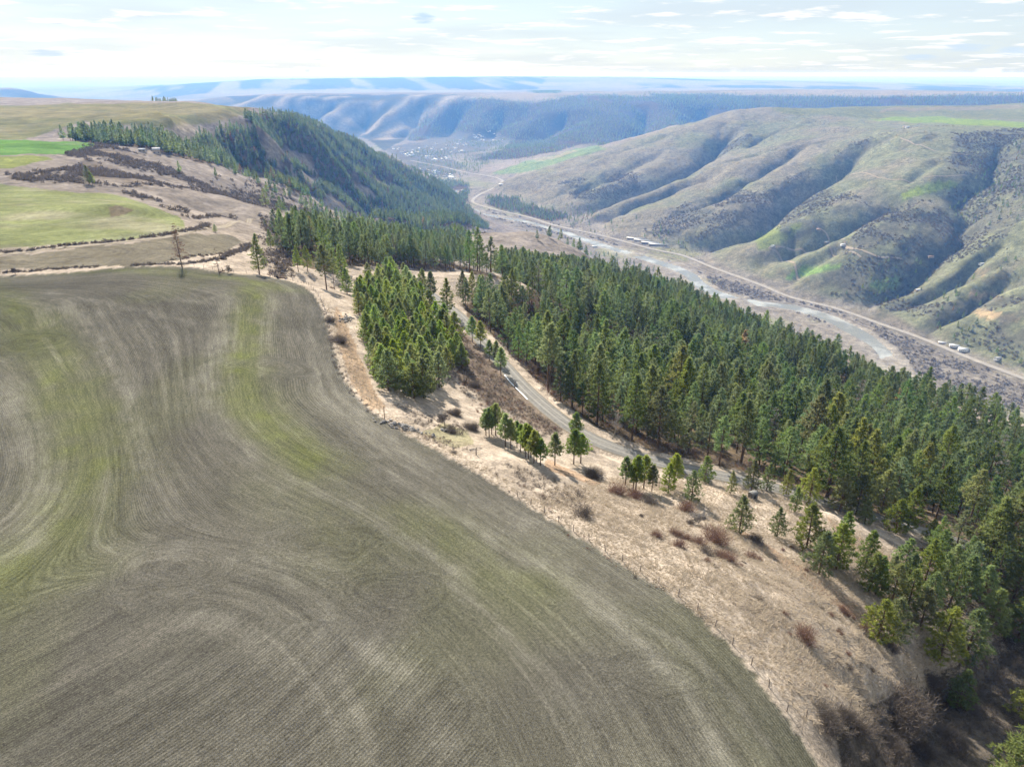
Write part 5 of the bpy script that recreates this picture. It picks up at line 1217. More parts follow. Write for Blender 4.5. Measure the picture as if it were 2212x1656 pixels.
rdist, _ = seg_dist(ALL[:, 0], ALL[:, 1], ROADC); hdist, _ = seg_dist(ALL[:, 0], ALL[:, 1], HWY); rvd2, _ = seg_dist(ALL[:, 0], ALL[:, 1], RIV)
keep = (rdist > 6.5) & (hdist > 22) & (rvd2 > 40)
o_xy = np.array(IND_XY)
near_ = np.hypot(ALL[:, 0], ALL[:, 1]) < 420
dmin = np.full(len(ALL), 99.0); dmin[near_] = np.min(np.hypot(ALL[near_, 0][:, None] - o_xy[None, :, 0], ALL[near_, 1][:, None] - o_xy[None, :, 1]), 1)
for L_ in OPEN_L:
    d_, _a = seg_dist(ALL[:, 0], ALL[:, 1], L_); keep &= d_ > 13
ALL = ALL[keep & (dmin > 3.4)]
PXA, PYA = project(ALL[:, 0], ALL[:, 1], ALL[:, 2]); _, PYT = project(ALL[:, 0], ALL[:, 1], ALL[:, 2] + ALL[:, 3])
in_view = (PXA > -30) & (PXA < 2240) & (PYT < 1656)
# the bright young stand between field and road
YS = dict(poly=[(772, 650), (790, 612), (830, 592), (862, 598), (905, 650), (945, 700), (985, 735), (1005, 790), (985, 812), (955, 815), (935, 870), (905, 885), (870, 872), (835, 845), (800, 800), (782, 740)], y=(150, 400))
X, Y, Z, h = stand(YS, 5.3, 7.5, 11.0, thin=0.05, seed=77)
r_, _ = seg_dist(X, Y, ROADC); ok = r_ > 6
YT = np.stack([X[ok], Y[ok], Z[ok], h[ok]], -1); ypx, ypy = project(YT[:, 0], YT[:, 1], YT[:, 2])
o_ = np.argsort(-ypy); n_young = 0
for tier in range(0, len(o_), 10):
    ids = o_[tier:tier + 10]; ids = ids[np.argsort(ypx[ids])]
    for j, q in enumerate(ids):
        x, y, z, hh = YT[q]; size = 'small' if hh < 8.2 else 'tall' if hh > 10.2 else 'mid sized'
        where = '%s from the left, tier %s from the front of the young stand' % (ordinal(j), ordinal(tier // 10))
        put_pine(x, y, z, hh, 'plant' if random.random() < 0.8 else 'young', '%s bright pine, %s' % (size.replace('mid sized', 'medium'), where), 'young pines of the stand beside the field', random.uniform(1.05, 1.3)); n_young += 1
n_left = 305 - n_ind
score = np.where(in_view & ((ALL[:, 4] == 0) | (ALL[:, 4] == 3)), (PYA - PYT), 0); order = np.argsort(-score); pick = np.zeros(len(ALL), bool); pick[order[:max(n_left, 0)]] = True
idx = np.nonzero(pick)[0]; rdn, _ = seg_dist(ALL[idx, 0], ALL[idx, 1], ROADC); TK = list(FOREST).index('thicket')
is_t = ALL[idx, 4] == TK
def tiers(ids, key, n_t): 
    o_ = ids[np.argsort(key)]; return [o_[i:i + n_t] for i in range(0, len(o_), n_t)]
for t_, ids in enumerate(tiers(idx[is_t], -PYA[idx[is_t]], 8)):
    for j, q in enumerate(ids[np.argsort(PXA[ids])]):
        x, y, z, hh, _k = ALL[q]; tone = 'low' if hh < 10 else 'tall' if hh > 12 else 'medium'
        put_pine(x, y, z, hh, 'young', '%s thicket pine at lower right, %s from the left, tier %s from below' % (tone, ordinal(j), ordinal(t_)), 'pines of the lower right thicket', random.uniform(0.9, 1.1))
for t_, ids in enumerate(tiers(idx[~is_t], rdn[~is_t], 22)):
    for j, q in enumerate(ids[np.argsort(PXA[ids])]):
        x, y, z, hh, _k = ALL[q]; kind = 'tall' if random.random() < 0.22 else 'mature'
        size = ('low' if hh < 17 else 'high' if hh > 20.5 else 'medium') + (' bare stemmed' if kind == 'tall' else ' full')
        put_pine(x, y, z, hh, kind, '%s pine, %s from the left, rank %s behind the road' % (size, ordinal(j), ordinal(t_)), 'pines of the slope forest', random.uniform(0.95, 1.2))
rest = ALL[~pick]
g = np.random.default_rng(5)
dd = np.hypot(rest[:, 0], rest[:, 1])
WOOD = [joined('mid_pine_%d' % i, pine_meshes('wood_pine', 17.0, 400 + i, 'mature' if i != 2 else 'tall', 0.5, far_mat)) for i in range(4)] + [joined('far_pine_%d' % i, low_pine('far_pine', 17.0, 420 + i, 190, far_mat)) for i in range(4)] + [joined('tiny_pine_%d' % i, low_pine('tiny_pine', 17.0, 440 + i, 60, far_mat)) for i in range(3)] + [joined('rusty_pine', low_pine('rusty_pine', 17.0, 450, 190, rust_mat)), joined('bare_pine', (lambda q: q)(snag_meshes('bare_pine', 17.0, 451, (0.0, 0.0), 60, grey_twig)))]
sort = np.where(dd < 750, g.integers(0, 4, len(dd)), np.where(dd < 3800, g.integers(4, 8, len(dd)), g.integers(8, 11, len(dd))))
odd = g.uniform(0, 1, len(dd)); sort = np.where((odd < 0.008) & (dd < 3000), 11, np.where((odd > 0.988) & (dd < 2200), 12, sort))
sc_ = rest[:, 3] / 17.0; wd = g.uniform(0.95, 1.3, len(dd))
scatter('pine_forest', np.stack([rest[:, 0], rest[:, 1], rest[:, 2] + CAMZ], -1), np.stack([g.normal(0, 0.03, len(dd)), g.normal(0, 0.03, len(dd)), g.uniform(0, 6.28, len(dd))], -1), np.stack([sc_ * wd, sc_ * wd, sc_], -1), sort, WOOD, 'dark pine woods covering slopes, ridges and the far valley')
print('individual pines', n_ind, 'open', n_open, 'young', n_young, 'forest rest', len(rest))
# ------------------------------------------------------------------ shrubs and bare trees standing singly
RED = [shrub_mesh('red_shrub', 1.25, 1.5, 500 + i, 950, red_twig, 0.62) for i in range(3)]
BROWN = [shrub_mesh('brown_shrub', 1.25, 1.6, 510 + i, 950, brown_twig, 0.62) for i in range(3)]
BIG = [shrub_mesh('big_shrub', 1.25, 1.0, 516 + i, 3200, brown_twig, 0.36) for i in range(2)]
def put_shrub(X, Y, Z, w, kind, label, group, tall=1.0):
    me = random.choice(RED if kind == 'red' else BIG if w > 3.2 else BROWN); o = link('shrub', me); o.location = (X, Y, Z + CAMZ); s = w / 2.5
    o.scale = (s, s, s * tall); o.rotation_euler = (0, 0, random.uniform(0, 6.28)); return tag(o, label, 'shrub', group)
SHG = 'leafless shrubs on the dry grass slope'
SHR = [(f3, 380, 950, 170, 'red', 'wide reddish shrub below the left of the pine cluster'), (f3, 560, 985, 150, 'red', 'tawny shrub in front of the pine cluster below the road'), (f3, 700, 1045, 120, 'brown', 'rounded grey shrub at the end of the pine cluster'),
       (f3, 1050, 1110, 160, 'red', 'red brown shrub touching the pale bare bush'), (f3, 770, 1375, 100, 'red', 'small red shrub on the left of the dry slope'), (f3, 985, 1470, 130, 'red', 'red shrub with a dark foot left of the largest red one'),
       (f3, 960, 1350, 110, 'red', 'thin rusty shrub uphill of the red shrub with a dark foot'), (f3, 1075, 1400, 100, 'red', 'faint tawny shrub between two red shrubs'), (f3, 1370, 1430, 230, 'red', 'largest red brown shrub below the pale bare bush'),
       (f3, 1200, 1450, 130, 'red', 'loose rusty shrub left of the largest red one'), (f3, 1290, 1550, 130, 'brown', 'dark shrub downhill of the largest red one'), (f3, 1400, 1570, 110, 'red', 'small rusty shrub right of the dark one'),
       (f3, 1490, 1620, 150, 'red', 'brownish shrub in the lower row on the slope'), (f3, 1720, 1590, 110, 'red', 'thin shrub alone below the conical pine'), (f3, 1760, 1420, 150, 'brown', 'dark shrub in the shadow of the conical pine'),
       (f3, 1110, 1240, 80, 'brown', 'small grey shrub left of the pale bare bush foot'), (f3, 130, 770, 200, 'brown', 'wide grey brush in the shadow below the road pair'), (f3, 30, 1160, 160, 'brown', 'dark brush near the field corner below the clump'),
       (f5, 55, 390, 190, 'red', 'large single red brown shrub alone at the lower slope'), (f5, 440, 130, 110, 'red', 'pale reddish shrub uphill right of the large single one'), (f5, 620, 290, 80, 'red', 'small rusty shrub left of the touching pair of pines'),
       (f5, 890, 500, 120, 'brown', 'dark shrub at the foot of the touching pair of pines'), (f5, 250, 1140, 190, 'brown', 'grey round shrub at the left of the gully head'), (f5, 430, 1160, 190, 'brown', 'grey round shrub next to the gully head'),
       (f5, 1000, 1080, 400, 'brown', 'widest grey shrub mound at the top of the brushy gully'), (f5, 960, 1250, 300, 'brown', 'grey shrub mound below the widest one'), (f5, 290, 1330, 190, 'brown', 'grey shrub in the lower left of the gully'),
       (f5, 560, 1290, 170, 'brown', 'dark grey shrub in the middle of the gully'), (f5, 1270, 830, 200, 'brown', 'purplish shrub in pine shadow at the gully edge'), (f5, 1500, 1420, 230, 'brown', 'pale tan shrub deep in the gully'), (f5, 1690, 1090, 130, 'brown', 'pale shrub right below the bright round pine'),
       (f5, 1180, 1500, 220, 'brown', 'grey shrub low in the gully'), (f5, 900, 1500, 240, 'brown', 'broad grey shrub at the bottom of the gully'),
       (f2, 865, 868, 55, 'brown', 'small dark ball shaped shrub at the field edge'), (f2, 1050, 625, 160, 'brown', 'grey shrub between the small bare tree and the clump'), (f2, 880, 660, 130, 'brown', 'shrub right of the small bare tree foot'),
       (f2, 880, 480, 150, 'brown', 'brown shrub below the round pine of the young stand'), (f2, 1080, 200, 130, 'brown', 'brown shrub on the bank at the end of the young stand'), (f1, 2060, 1290, 160, 'brown', 'leafless bush on the rusty grass strip'), (f1, 1985, 1090, 90, 'brown', 'dark low shrub at the field edge by the rusty strip')]
for fn, x, y, w, kind, lab in SHR:
    px, py = fn(x, y); k_ = 0.2187 if fn is f5 else 0.2148
    X, Y, Z = hit(px, min(py, 1700)); rng_ = math.sqrt(X * X + Y * Y + Z * Z)
    put_shrub(X, Y, Z - 0.1, w * k_ * rng_ / F * 1.05, kind, lab, SHG, 1.05)
LOW = []
for i in range(26):                                  # small low shrubs spread over the slope
    px, py = random.choice([(1560, 1190), (1640, 1260), (1420, 1120), (1760, 1330), (1700, 1210), (1850, 1380), (1330, 1060), (1780, 1420)]); px += random.gauss(0, 45); py += random.gauss(0, 28)
    X, Y, Z = hit(px, py)
    if inpoly(np.array([X]), np.array([Y]), fieldpoly)[0]: continue
    LOW.append((px, put_shrub(X, Y, Z - 0.1, random.uniform(0.7, 1.3), 'red' if random.random() < 0.6 else 'brown', 'x', 'low shrubs spread over the slope')))
for j, (_p, o_) in enumerate(sorted(LOW, key=lambda q: q[0])): o_['label'] = 'low tuft like shrub, %s from the left among the scattered ones on the slope' % ordinal(j)
def put_bare(fn, x, y, hp, meshes, H0, name, cat, label, rz=0.0, k_=0.2148):
    px, py = fn(x, y); X, Y, Z = hit(px, py); h = height_for(X, Y, Z, hp * k_); e = empty(name, (X, Y, Z + CAMZ), rz); s = h / H0; e.scale = (s, s, s)
    tag(e, label, cat); link('twigs', meshes[0], None, e); link('trunk', meshes[1], None, e); return e
put_bare(f3, 1183, 1245, 200, bare_tree_meshes('pale_bush', 4.0, 601, 1.15, grey_bark, grey_twig, 4, 0.55, (0, 0), 0.26, 0.022, (7, 4, 3, 3)), 4.0, 'bare_tree', 'bare tree', 'pale grey leafless bush shaped tree alone on the dry slope')
put_bare(f1, 492, 542, 445, snag_meshes('brown_larch', 17.0, 602, (-0.035, 0.0), 120, red_twig), 17.0, 'dead_conifer', 'dead tree', 'tall leaning brown needleless conifer at the top edge of the field')
put_bare(f1, 862, 595, 250, snag_meshes('thin_snag', 10.0, 603, (-0.03, 0.02), 34, brown_twig), 10.0, 'dead_conifer', 'dead tree', 'thin crooked dead tree left of the gnarled one behind the field')
put_bare(f1, 948, 602, 120, bare_tree_meshes('gnarled', 5.0, 604, 1.2, dark_bark, brown_twig, 4, 0.35, (0.3, 0), 0.3, 0.03), 5.0, 'bare_tree', 'bare tree', 'gnarled low bare tree between the thin dead tree and the lone pine')
put_bare(f1, 1372, 640, 80, bare_tree_meshes('yellowish', 4.0, 605, 1.1, grey_bark, red_twig, 3, 0.5, (0, 0), 0.3, 0.025), 4.0, 'bare_tree', 'bare tree', 'tiny bare tree just right of the lone pine')
put_bare(f2, 785, 595, 210, bare_tree_meshes('bank_tree', 6.0, 606, 0.9, grey_bark, brown_twig, 4, 0.6, (-0.1, 0), 0.28, 0.02), 6.0, 'bare_tree', 'bare tree', 'small grey bare tree below the young stand near the rock pile')
put_bare(f2, 1000, 225, 140, bare_tree_meshes('bank_tree_b', 5.0, 607, 0.9, dark_bark, brown_twig, 4, 0.6, (0.1, 0), 0.28, 0.02), 5.0, 'bare_tree', 'bare tree', 'spreading bare tree on the brown bank left of the road')
put_bare(lambda x, y: (x, y), 33, 592, 24, bare_tree_meshes('corner_bush', 4.0, 608, 0.8, dark_bark, brown_twig, 4, 0.7, (0, 0), 0.22, 0.02, (8, 4, 3, 3)), 4.0, 'bare_tree', 'bare tree', 'dark leafless bush at the far left corner of the field', k_=1.0)
put_bare(lambda x, y: (x, y), 141, 533, 17, bare_tree_meshes('track_bush', 4.0, 609, 0.8, dark_bark, brown_twig, 4, 0.7, (0, 0), 0.22, 0.02, (8, 4, 3, 3)), 4.0, 'bare_tree', 'bare tree', 'dark leafless bush beside the dirt track between the left fields', k_=1.0)
put_bare(f3, 318, 395, 230, bare_tree_meshes('white_snag', 9.0, 610, 0.6, grey_bark, grey_twig, 3, 0.7, (0.1, 0), 0.4, 0.014), 9.0, 'bare_tree', 'bare tree', 'pale leafless tree at the forest edge behind the road')
X, Y, Z = hit(193, 398); put_pine(X, Y, Z, 13, 'mature', 'dark pine alone in the shrubs on the left hillside', OPEN_G, 1.2)
X, Y, Z = hit(200, 400); put_pine(X, Y, Z, 9, 'mature', 'smaller pine right beside the one in the left hillside shrubs', OPEN_G, 1.2)

# ------------------------------------------------------------------ brush, dry grass (too many to count)
def fill(poly, yy, s, seed, thin=-1.0, scale=9.0):
    X, Y, Z, h = stand(dict(poly=poly, y=yy), s, 1, 1, thin=thin, seed=seed); return np.stack([X, Y, Z], -1)
B = []
def addb(P, lo, hi, sorts):
    n_ = len(P); B.append(np.concatenate([P, g.uniform(lo, hi, n_)[:, None], g.choice(sorts, n_)[:, None]], 1))
SM = [shrub_mesh('brush_a', 1.25, 1.5, 520 + i, 150, brown_twig) for i in range(3)] + [clump_mesh('brush_f', 1.15, 1.4, 530 + i, 46, brown_twig) for i in range(2)] + [shrub_mesh('brush_r', 1.25, 1.4, 535, 150, red_twig), shrub_mesh('brush_g', 1.1, 2.2, 537, 70, grey_twig), clump_mesh('brush_h', 1.1, 1.9, 538, 46, grey_twig)]
for i, (poly, y0, y1) in enumerate(SHRUB): addb(fill(poly, (y0, y1), 3.6 if y1 < 1250 else 6, 700 + i, 0.46), 1.8, 4.8, [3, 4])
for i, (poly, y0, y1, th) in enumerate(HBRUSH): addb(fill(poly, (y0, y1), 8.5, 720 + i, 0.50 + th * 0.3), 3.5, 8.0, [3, 4])
addb(fill([(1090, 400), (1300, 330), (1500, 275), (1620, 245), (2000, 270), (2212, 280), (2300, 700), (2212, 800), (1850, 680), (1600, 590), (1200, 480)], (1200, 4100), 15.0, 739, 0.50), 1.5, 4.0, [3, 4])
addb(fill([(1300, 525), (1480, 580), (1640, 625), (1800, 668), (1900, 705), (2212, 830), (2212, 900), (1950, 800), (1900, 765), (1850, 725), (1700, 665), (1560, 635), (1480, 590), (1400, 560)], (1000, 2600), 6.5, 740, 0.30), 3.5, 8, [6, 6, 3, 7])
addb(fill([(1040, 455), (1160, 478), (1330, 525), (1330, 540), (1200, 505), (1060, 470)], (2000, 3500), 8.0, 741, 0.30), 4, 9, [6, 3, 7])
addb(fill([(2000, 1480), (2060, 1440), (2130, 1390), (2300, 1300), (2300, 1800), (1900, 1800), (1840, 1690), (1800, 1580), (1860, 1530), (1940, 1500)], (40, 260), 1.5, 742, 0.40), 1.0, 2.6, [0, 1, 2])
addb(fill([(985, 705), (1030, 745), (1090, 815), (1170, 890), (1215, 935), (1180, 945), (1090, 900), (1040, 890), (990, 840), (965, 800)], (100, 400), 1.35, 743, 0.28), 0.7, 1.7, [0, 1, 2, 2, 5])
addb(fill([(1100, 760), (1180, 845), (1290, 920), (1420, 972), (1560, 1005), (1700, 1035), (1840, 1085), (1840, 1070), (1700, 1020), (1560, 990), (1420, 950), (1310, 900), (1200, 820), (1120, 750)], (100, 420), 2.0, 744, 0.3), 1.0, 2.8, [0, 1, 2, 5])
addb(fill([(1010, 650), (1080, 740), (1130, 800), (1130, 780), (1090, 690), (1060, 640)], (100, 460), 2.2, 745, 0.3), 1.0, 2.6, [0, 1, 2, 5])
addb(fill([(880, 935), (960, 940), (1050, 985), (1150, 1050), (1240, 1120), (1250, 1150), (1160, 1095), (1040, 1020), (960, 975)], (60, 330), 2.0, 746, 0.48), 0.5, 1.5, [0, 1, 5])
addb(fill([(1080, 1000), (1180, 1030), (1260, 1060), (1280, 1110), (1230, 1100), (1120, 1040)], (60, 330), 1.6, 747, 0.42), 0.6, 1.6, [0, 1, 2])
addb(fill([(840, 870), (940, 900), (1010, 900), (990, 940), (900, 920)], (60, 330), 1.5, 748, 0.4), 0.6, 1.5, [0, 1, 2])
addb(fill([(575, 470), (620, 480), (640, 600), (600, 600), (560, 560)], (240, 640), 3.0, 749, 0.42), 1.2, 3.2, [3, 4, 0])
def along_line(pp, w, step, lo, hi, sorts):
    L = dense(smooth_poly([hit(*p)[:2] for p in pp], 6), step); n_ = len(L); L = L + g.normal(0, w, (n_, 2)); addb(np.stack([L[:, 0], L[:, 1], hz(L[:, 0], L[:, 1])], -1), lo, hi, sorts)
along_line([(-40, 549), (60, 541), (180, 527), (300, 514), (400, 499), (450, 484)], 1.2, 0.7, 1.3, 2.4, [3, 4])
along_line([(-20, 592), (60, 586), (190, 577), (215, 575)], 0.7, 0.5, 0.9, 1.7, [3, 4]); along_line([(290, 573), (360, 571), (430, 566), (490, 552), (545, 530)], 0.9, 0.5, 1.1, 2.0, [3, 4])
along_line([(405, 470), (440, 470), (500, 465)], 2.0, 0.8, 1.2, 2.6, [3, 4]); along_line([(380, 562), (440, 552), (500, 545), (540, 526)], 1.0, 0.8, 0.8, 1.6, [3, 4])
along_line([(700, 660), (715, 735), (735, 800), (768, 856), (818, 898)], 0.7, 0.9, 0.5, 1.2, [0, 1]); along_line([(1190, 1130), (1270, 1180), (1360, 1240), (1440, 1290)], 0.6, 2.2, 0.4, 0.9, [0, 5])
B = np.concatenate(B); r_, _ = seg_dist(B[:, 0], B[:, 1], ROADC); r2_, _ = seg_dist(B[:, 0], B[:, 1], HWY); r3_, _ = seg_dist(B[:, 0], B[:, 1], RIV)
B = B[(r_ > 4.2) & (r2_ > 12) & (r3_ > 34)]; n_ = len(B); s_ = B[:, 3] / 2.5
scatter('brush', np.stack([B[:, 0], B[:, 1], B[:, 2] + CAMZ - 0.08 * B[:, 3]], -1), np.stack([0 * s_, 0 * s_, g.uniform(0, 6.28, n_)], -1), np.stack([s_ * g.uniform(0.9, 1.4, n_), s_ * g.uniform(0.9, 1.4, n_), s_ * g.uniform(0.7, 1.15, n_)], -1), B[:, 4].astype(int), SM, 'leafless grey brown brush on banks, draws and the river flat')
def tuft_mesh(seed, n):
    g_ = np.random.default_rng(seed); S = Soup(); c = np.stack([g_.normal(0, 0.14, n), g_.normal(0, 0.14, n), np.full(n, -0.05)], -1); d = unit(np.stack([g_.normal(0.55, 0.6, n), g_.normal(0, 0.6, n), g_.uniform(0.25, 0.8, n)], -1))
    spikes(S, c, d, g_.uniform(0.45, 0.95, n), np.full(n, 0.075), g_.uniform(0, 1, n), g_); return S.mesh('grass_tuft', grass_mat)
G = [fill([(1110, 1075), (1260, 1040), (1340, 1030), (1500, 1040), (1700, 1075), (1900, 1170), (2120, 1290), (2212, 1400), (2120, 1420), (1990, 1500), (1880, 1560), (1790, 1600), (1740, 1560), (1640, 1440), (1560, 1370), (1440, 1280), (1270, 1175)], (40, 260), 0.62, 760, -1),
     fill([(690, 640), (740, 690), (790, 830), (840, 890), (960, 960), (1100, 1040), (1130, 1080), (960, 985), (820, 902), (740, 800), (705, 690)], (60, 330), 0.9, 761, -1)]
G = np.concatenate(G); r_, _ = seg_dist(G[:, 0], G[:, 1], ROADC); gi_ = inpoly(G[:, 0], G[:, 1], fieldpoly); G = G[(r_ > 3.8) & ~gi_]; n_ = len(G)
swirl = fbm(G[:, 0] / 6, G[:, 1] / 6, 3, 900) * 5
s_ = g.uniform(0.55, 1.25, n_) * (1 + 0.5 * fbm(G[:, 0] / 3, G[:, 1] / 3, 2, 905))
scatter('dry_grass', np.stack([G[:, 0], G[:, 1], G[:, 2] + CAMZ], -1), np.stack([0 * s_, 0 * s_, swirl + g.normal(0, 0.4, n_)], -1), np.stack([s_, s_, s_ * 0.8], -1), g.integers(0, 4, n_), [tuft_mesh(800 + i, 16) for i in range(4)], 'matted pale dry grass on the open slope')

# ------------------------------------------------------------------ fences
m_post, nt, o = new_mat("weathered_wood"); T = NT(nt); diffuse_out(T, o, T.mix(T.noise(T.node("ShaderNodeTexCoord").outputs['Object'], 8, 3), (0.13, 0.10, 0.08, 1), (0.24, 0.20, 0.165, 1)), 0.9, 0.1)
m_wire, nt, o = new_mat("wire"); T = NT(nt); diffuse_out(T, o, (0.2, 0.19, 0.18, 1), 0.6, 0.3)
S = Soup(); tube(S, [(0, 0, -0.3), (0, 0, 0.6), (0.01, 0, 1.30), (0.01, 0, 1.33)], [0.075, 0.07, 0.062, 0.0], 6); post_me = S.mesh('post', m_post)
def fence(pp, step, label, off=0.0):
    L = dense(smooth_poly([hit(*p)[:2] for p in pp], 6), step); z = hz(L[:, 0], L[:, 1])
    e = empty('wire_fence', (L[0, 0], L[0, 1], z[0] + CAMZ)); tag(e, label, 'fence')
    for (x, y), zz in zip(L, z):
        p = link('post', post_me, None, e); p.location = (x - L[0, 0], y - L[0, 1], zz - z[0]); p.rotation_euler = (random.gauss(0, 0.05), random.gauss(0, 0.05), random.uniform(0, 6))
    for hgt_ in (0.45, 0.8, 1.15):
        S = Soup(); tube(S, np.stack([L[:, 0] - L[0, 0], L[:, 1] - L[0, 1], z - z[0] + hgt_], -1), np.full(len(L), 0.012), 3); link('wire', S.mesh('wire', m_wire), None, e)
fence([(1118, 1072), (1190, 1117), (1272, 1167), (1362, 1222), (1442, 1271), (1512, 1321), (1572, 1381), (1633, 1447), (1692, 1526), (1735, 1586)], 3.6, 'wire fence on old posts between the field and the dry grass slope')
fence([(1742, 1548), (1790, 1545), (1860, 1532), (1930, 1500), (1985, 1465)], 4.0, 'short wire fence crossing the slope at the gully head')
fence([(330, 571), (420, 576), (500, 588), (590, 598), (640, 609), (684, 634), (706, 680)], 4.5, 'wire fence round the far corner of the field')

# ------------------------------------------------------------------ rocks, posts, logs, shed
m_rock, nt, o = new_mat("grey_rock"); T = NT(nt); tcx = T.node("ShaderNodeTexCoord").outputs['Object']; rn = T.node("ShaderNodeObjectInfo").outputs['Random']
diffuse_out(T, o, T.scale(T.mix(T.noise(tcx, 3, 4), (0.13, 0.12, 0.11, 1), (0.28, 0.265, 0.245, 1)), T.math('ADD', 0.65, T.math('MULTIPLY', rn, 0.8))), 0.9, 0.2)
def rock_mesh(seed):
    g_ = np.random.default_rng(seed); bm = bmesh.new(); bmesh.ops.create_icosphere(bm, subdivisions=1, radius=0.5)
    ax_ = g_.normal(size=(5, 3)); ax_ /= np.linalg.norm(ax_, axis=1)[:, None]
    for v in bm.verts:
        for a in ax_:
            d = v.co.dot(Vector(a)); 
            if d > 0.30: v.co -= Vector(a) * (d - 0.30)
        v.co *= 1 + g_.normal(0, 0.06)
    me = bpy.data.meshes.new('rock'); bm.to_mesh(me); bm.free(); me.materials.append(m_rock); return me
ROCKS = [rock_mesh(i) for i in range(6)]
def rock_pile(px, py, n, lx, ly, ang, label, px2=None):
    X, Y, Z = hit(px, py); e = empty('rock_pile', (X, Y, Z + CAMZ)); tag(e, label, 'rock pile')
    for i in range(n):
        u, v = random.gauss(0, 0.42), random.gauss(0, 0.42); x = u * lx * math.cos(ang) - v * ly * math.sin(ang); y = u * lx * math.sin(ang) + v * ly * math.cos(ang)
        s = random.uniform(0.45, 1.25); r = link('rock', random.choice(ROCKS), None, e); z = float(hz(X + x, Y + y)) - Z
        r.location = (x, y, z + 0.18 * s + max(0, 0.5 - 0.5 * (u * u + v * v) * 4) * random.random()); r.scale = (s, s * random.uniform(0.7, 1.1), s * random.uniform(0.5, 0.85)); r.rotation_euler = (random.uniform(-.4, .4), random.uniform(-.4, .4), random.uniform(0, 6))
dv = np.array(hit(915, 935)[:2]) - np.array(hit(835, 912)[:2])
rock_pile(*f2(385, 610), 70, 6.5, 2.2, math.atan2(dv[1], dv[0]), 'long heap of grey field stones at the edge of the field')
rock_pile(*f1(2145, 1060), 46, 2.2, 5.5, 0.0, 'dark stone heap above the rusty grass strip')
rock_pile(*f2(810, 655), 6, 1.2, 0.7, 0.3, 'few pale stones right of the heap of field stones')
def log_thing(fn, x0, y0, x1, y1, rad, mat, name, cat, label, branches=4):
    A_ = np.array(hit(*fn(x0, y0))); B_ = np.array(hit(*fn(x1, y1))); S = Soup(); n_ = 5
    pts = A_ + (B_ - A_) * np.linspace(0, 1, n_)[:, None]; pts[:, 2] = hz(pts[:, 0], pts[:, 1]) + rad * 1.2 + np.array([0, .05, .1, .06, 0]); base_ = pts[0].copy(); base_[2] -= rad
    tube(S, pts - base_, rad * np.linspace(1, 0.5, n_), 6)
    for i in range(branches):
        q = pts[1 + i % (n_ - 1)] - base_; d = np.array([random.gauss(0, 1), random.gauss(0, 1), random.uniform(0.2, 0.8)]); d /= np.linalg.norm(d); tube(S, [q, q + d * rad * 5, q + d * rad * 8 + [0, 0, -rad]], [rad * 0.4, rad * 0.25, 0.01], 4)
    o = link(name, S.mesh(name, mat, True)); o.location = (base_[0], base_[1], base_[2] + CAMZ); return tag(o, label, cat)
log_thing(f2, 1035, 838, 1160, 826, 0.12, grey_bark, 'fallen_log', 'log', 'bleached fallen branch lying in the brush above the field edge', 6)
log_thing(f1, 1450, 655, 1550, 660, 0.45, dark_bark, 'fallen_log', 'log', 'dark rotting log on the pale bank right of the lone pine', 5)
log_thing(f1, 1990, 750, 2030, 765, 0.35, dark_bark, 'fallen_log', 'log', 'short dark log at the foot of the thin pine', 2)
log_thing(f3, 360, 432, 420, 450, 0.12, grey_bark, 'fallen_log', 'log', 'white broken branch beside the road under the forest edge', 7)
log_thing(f1, 860, 600, 920, 588, 0.3, dark_bark, 'fallen_log', 'log', 'dark fallen trunk at the foot of the thin dead tree', 5)
def single_post(fn, x, y, h, r, label, mat=None):
    X, Y, Z = hit(*fn(x, y)); S = Soup(); tube(S, [(0, 0, -0.3), (0, 0, h * 0.5), (0.02, 0, h), (0.02, 0, h + 0.03)], [r * 1.1, r, r * 0.9, 0.0], 6); o = link('post', S.mesh('post', mat or m_post)); o.name = 'wooden_post'
    o.location = (X, Y, Z + CAMZ); tag(o, label, 'post')
single_post(f2, 1490, 215, 2.4, 0.16, 'dark thick post at the left edge of the gravel road'); single_post(f2, 181, 525, 3.2, 0.09, 'tall rusty post beside the heap of field stones', dark_bark)
single_post(f2, 1102, 885, 1.7, 0.11, 'short post in front of the bleached branch'); single_post(f2, 870, 835, 1.5, 0.09, 'thin post above the dark ball shaped shrub')
m_snow, nt, o = new_mat("old_snow"); T = NT(nt); diffuse_out(T, o, (0.78, 0.79, 0.8, 1), 0.7, 0.3)
sn = dense(smooth_poly([np.array(p) for p in [hit(*f2(*q))[:2] for q in ((1388, 85), (1430, 140), (1500, 215), (1560, 270), (1625, 338))]], 6), 0.8)
sn_ob = ribbon('snow_strip', sn, 0.17, 0.12, m_snow, cross=3, crown=0.05); tag(sn_ob, label='thin strip of old snow along the left edge of the gravel road')
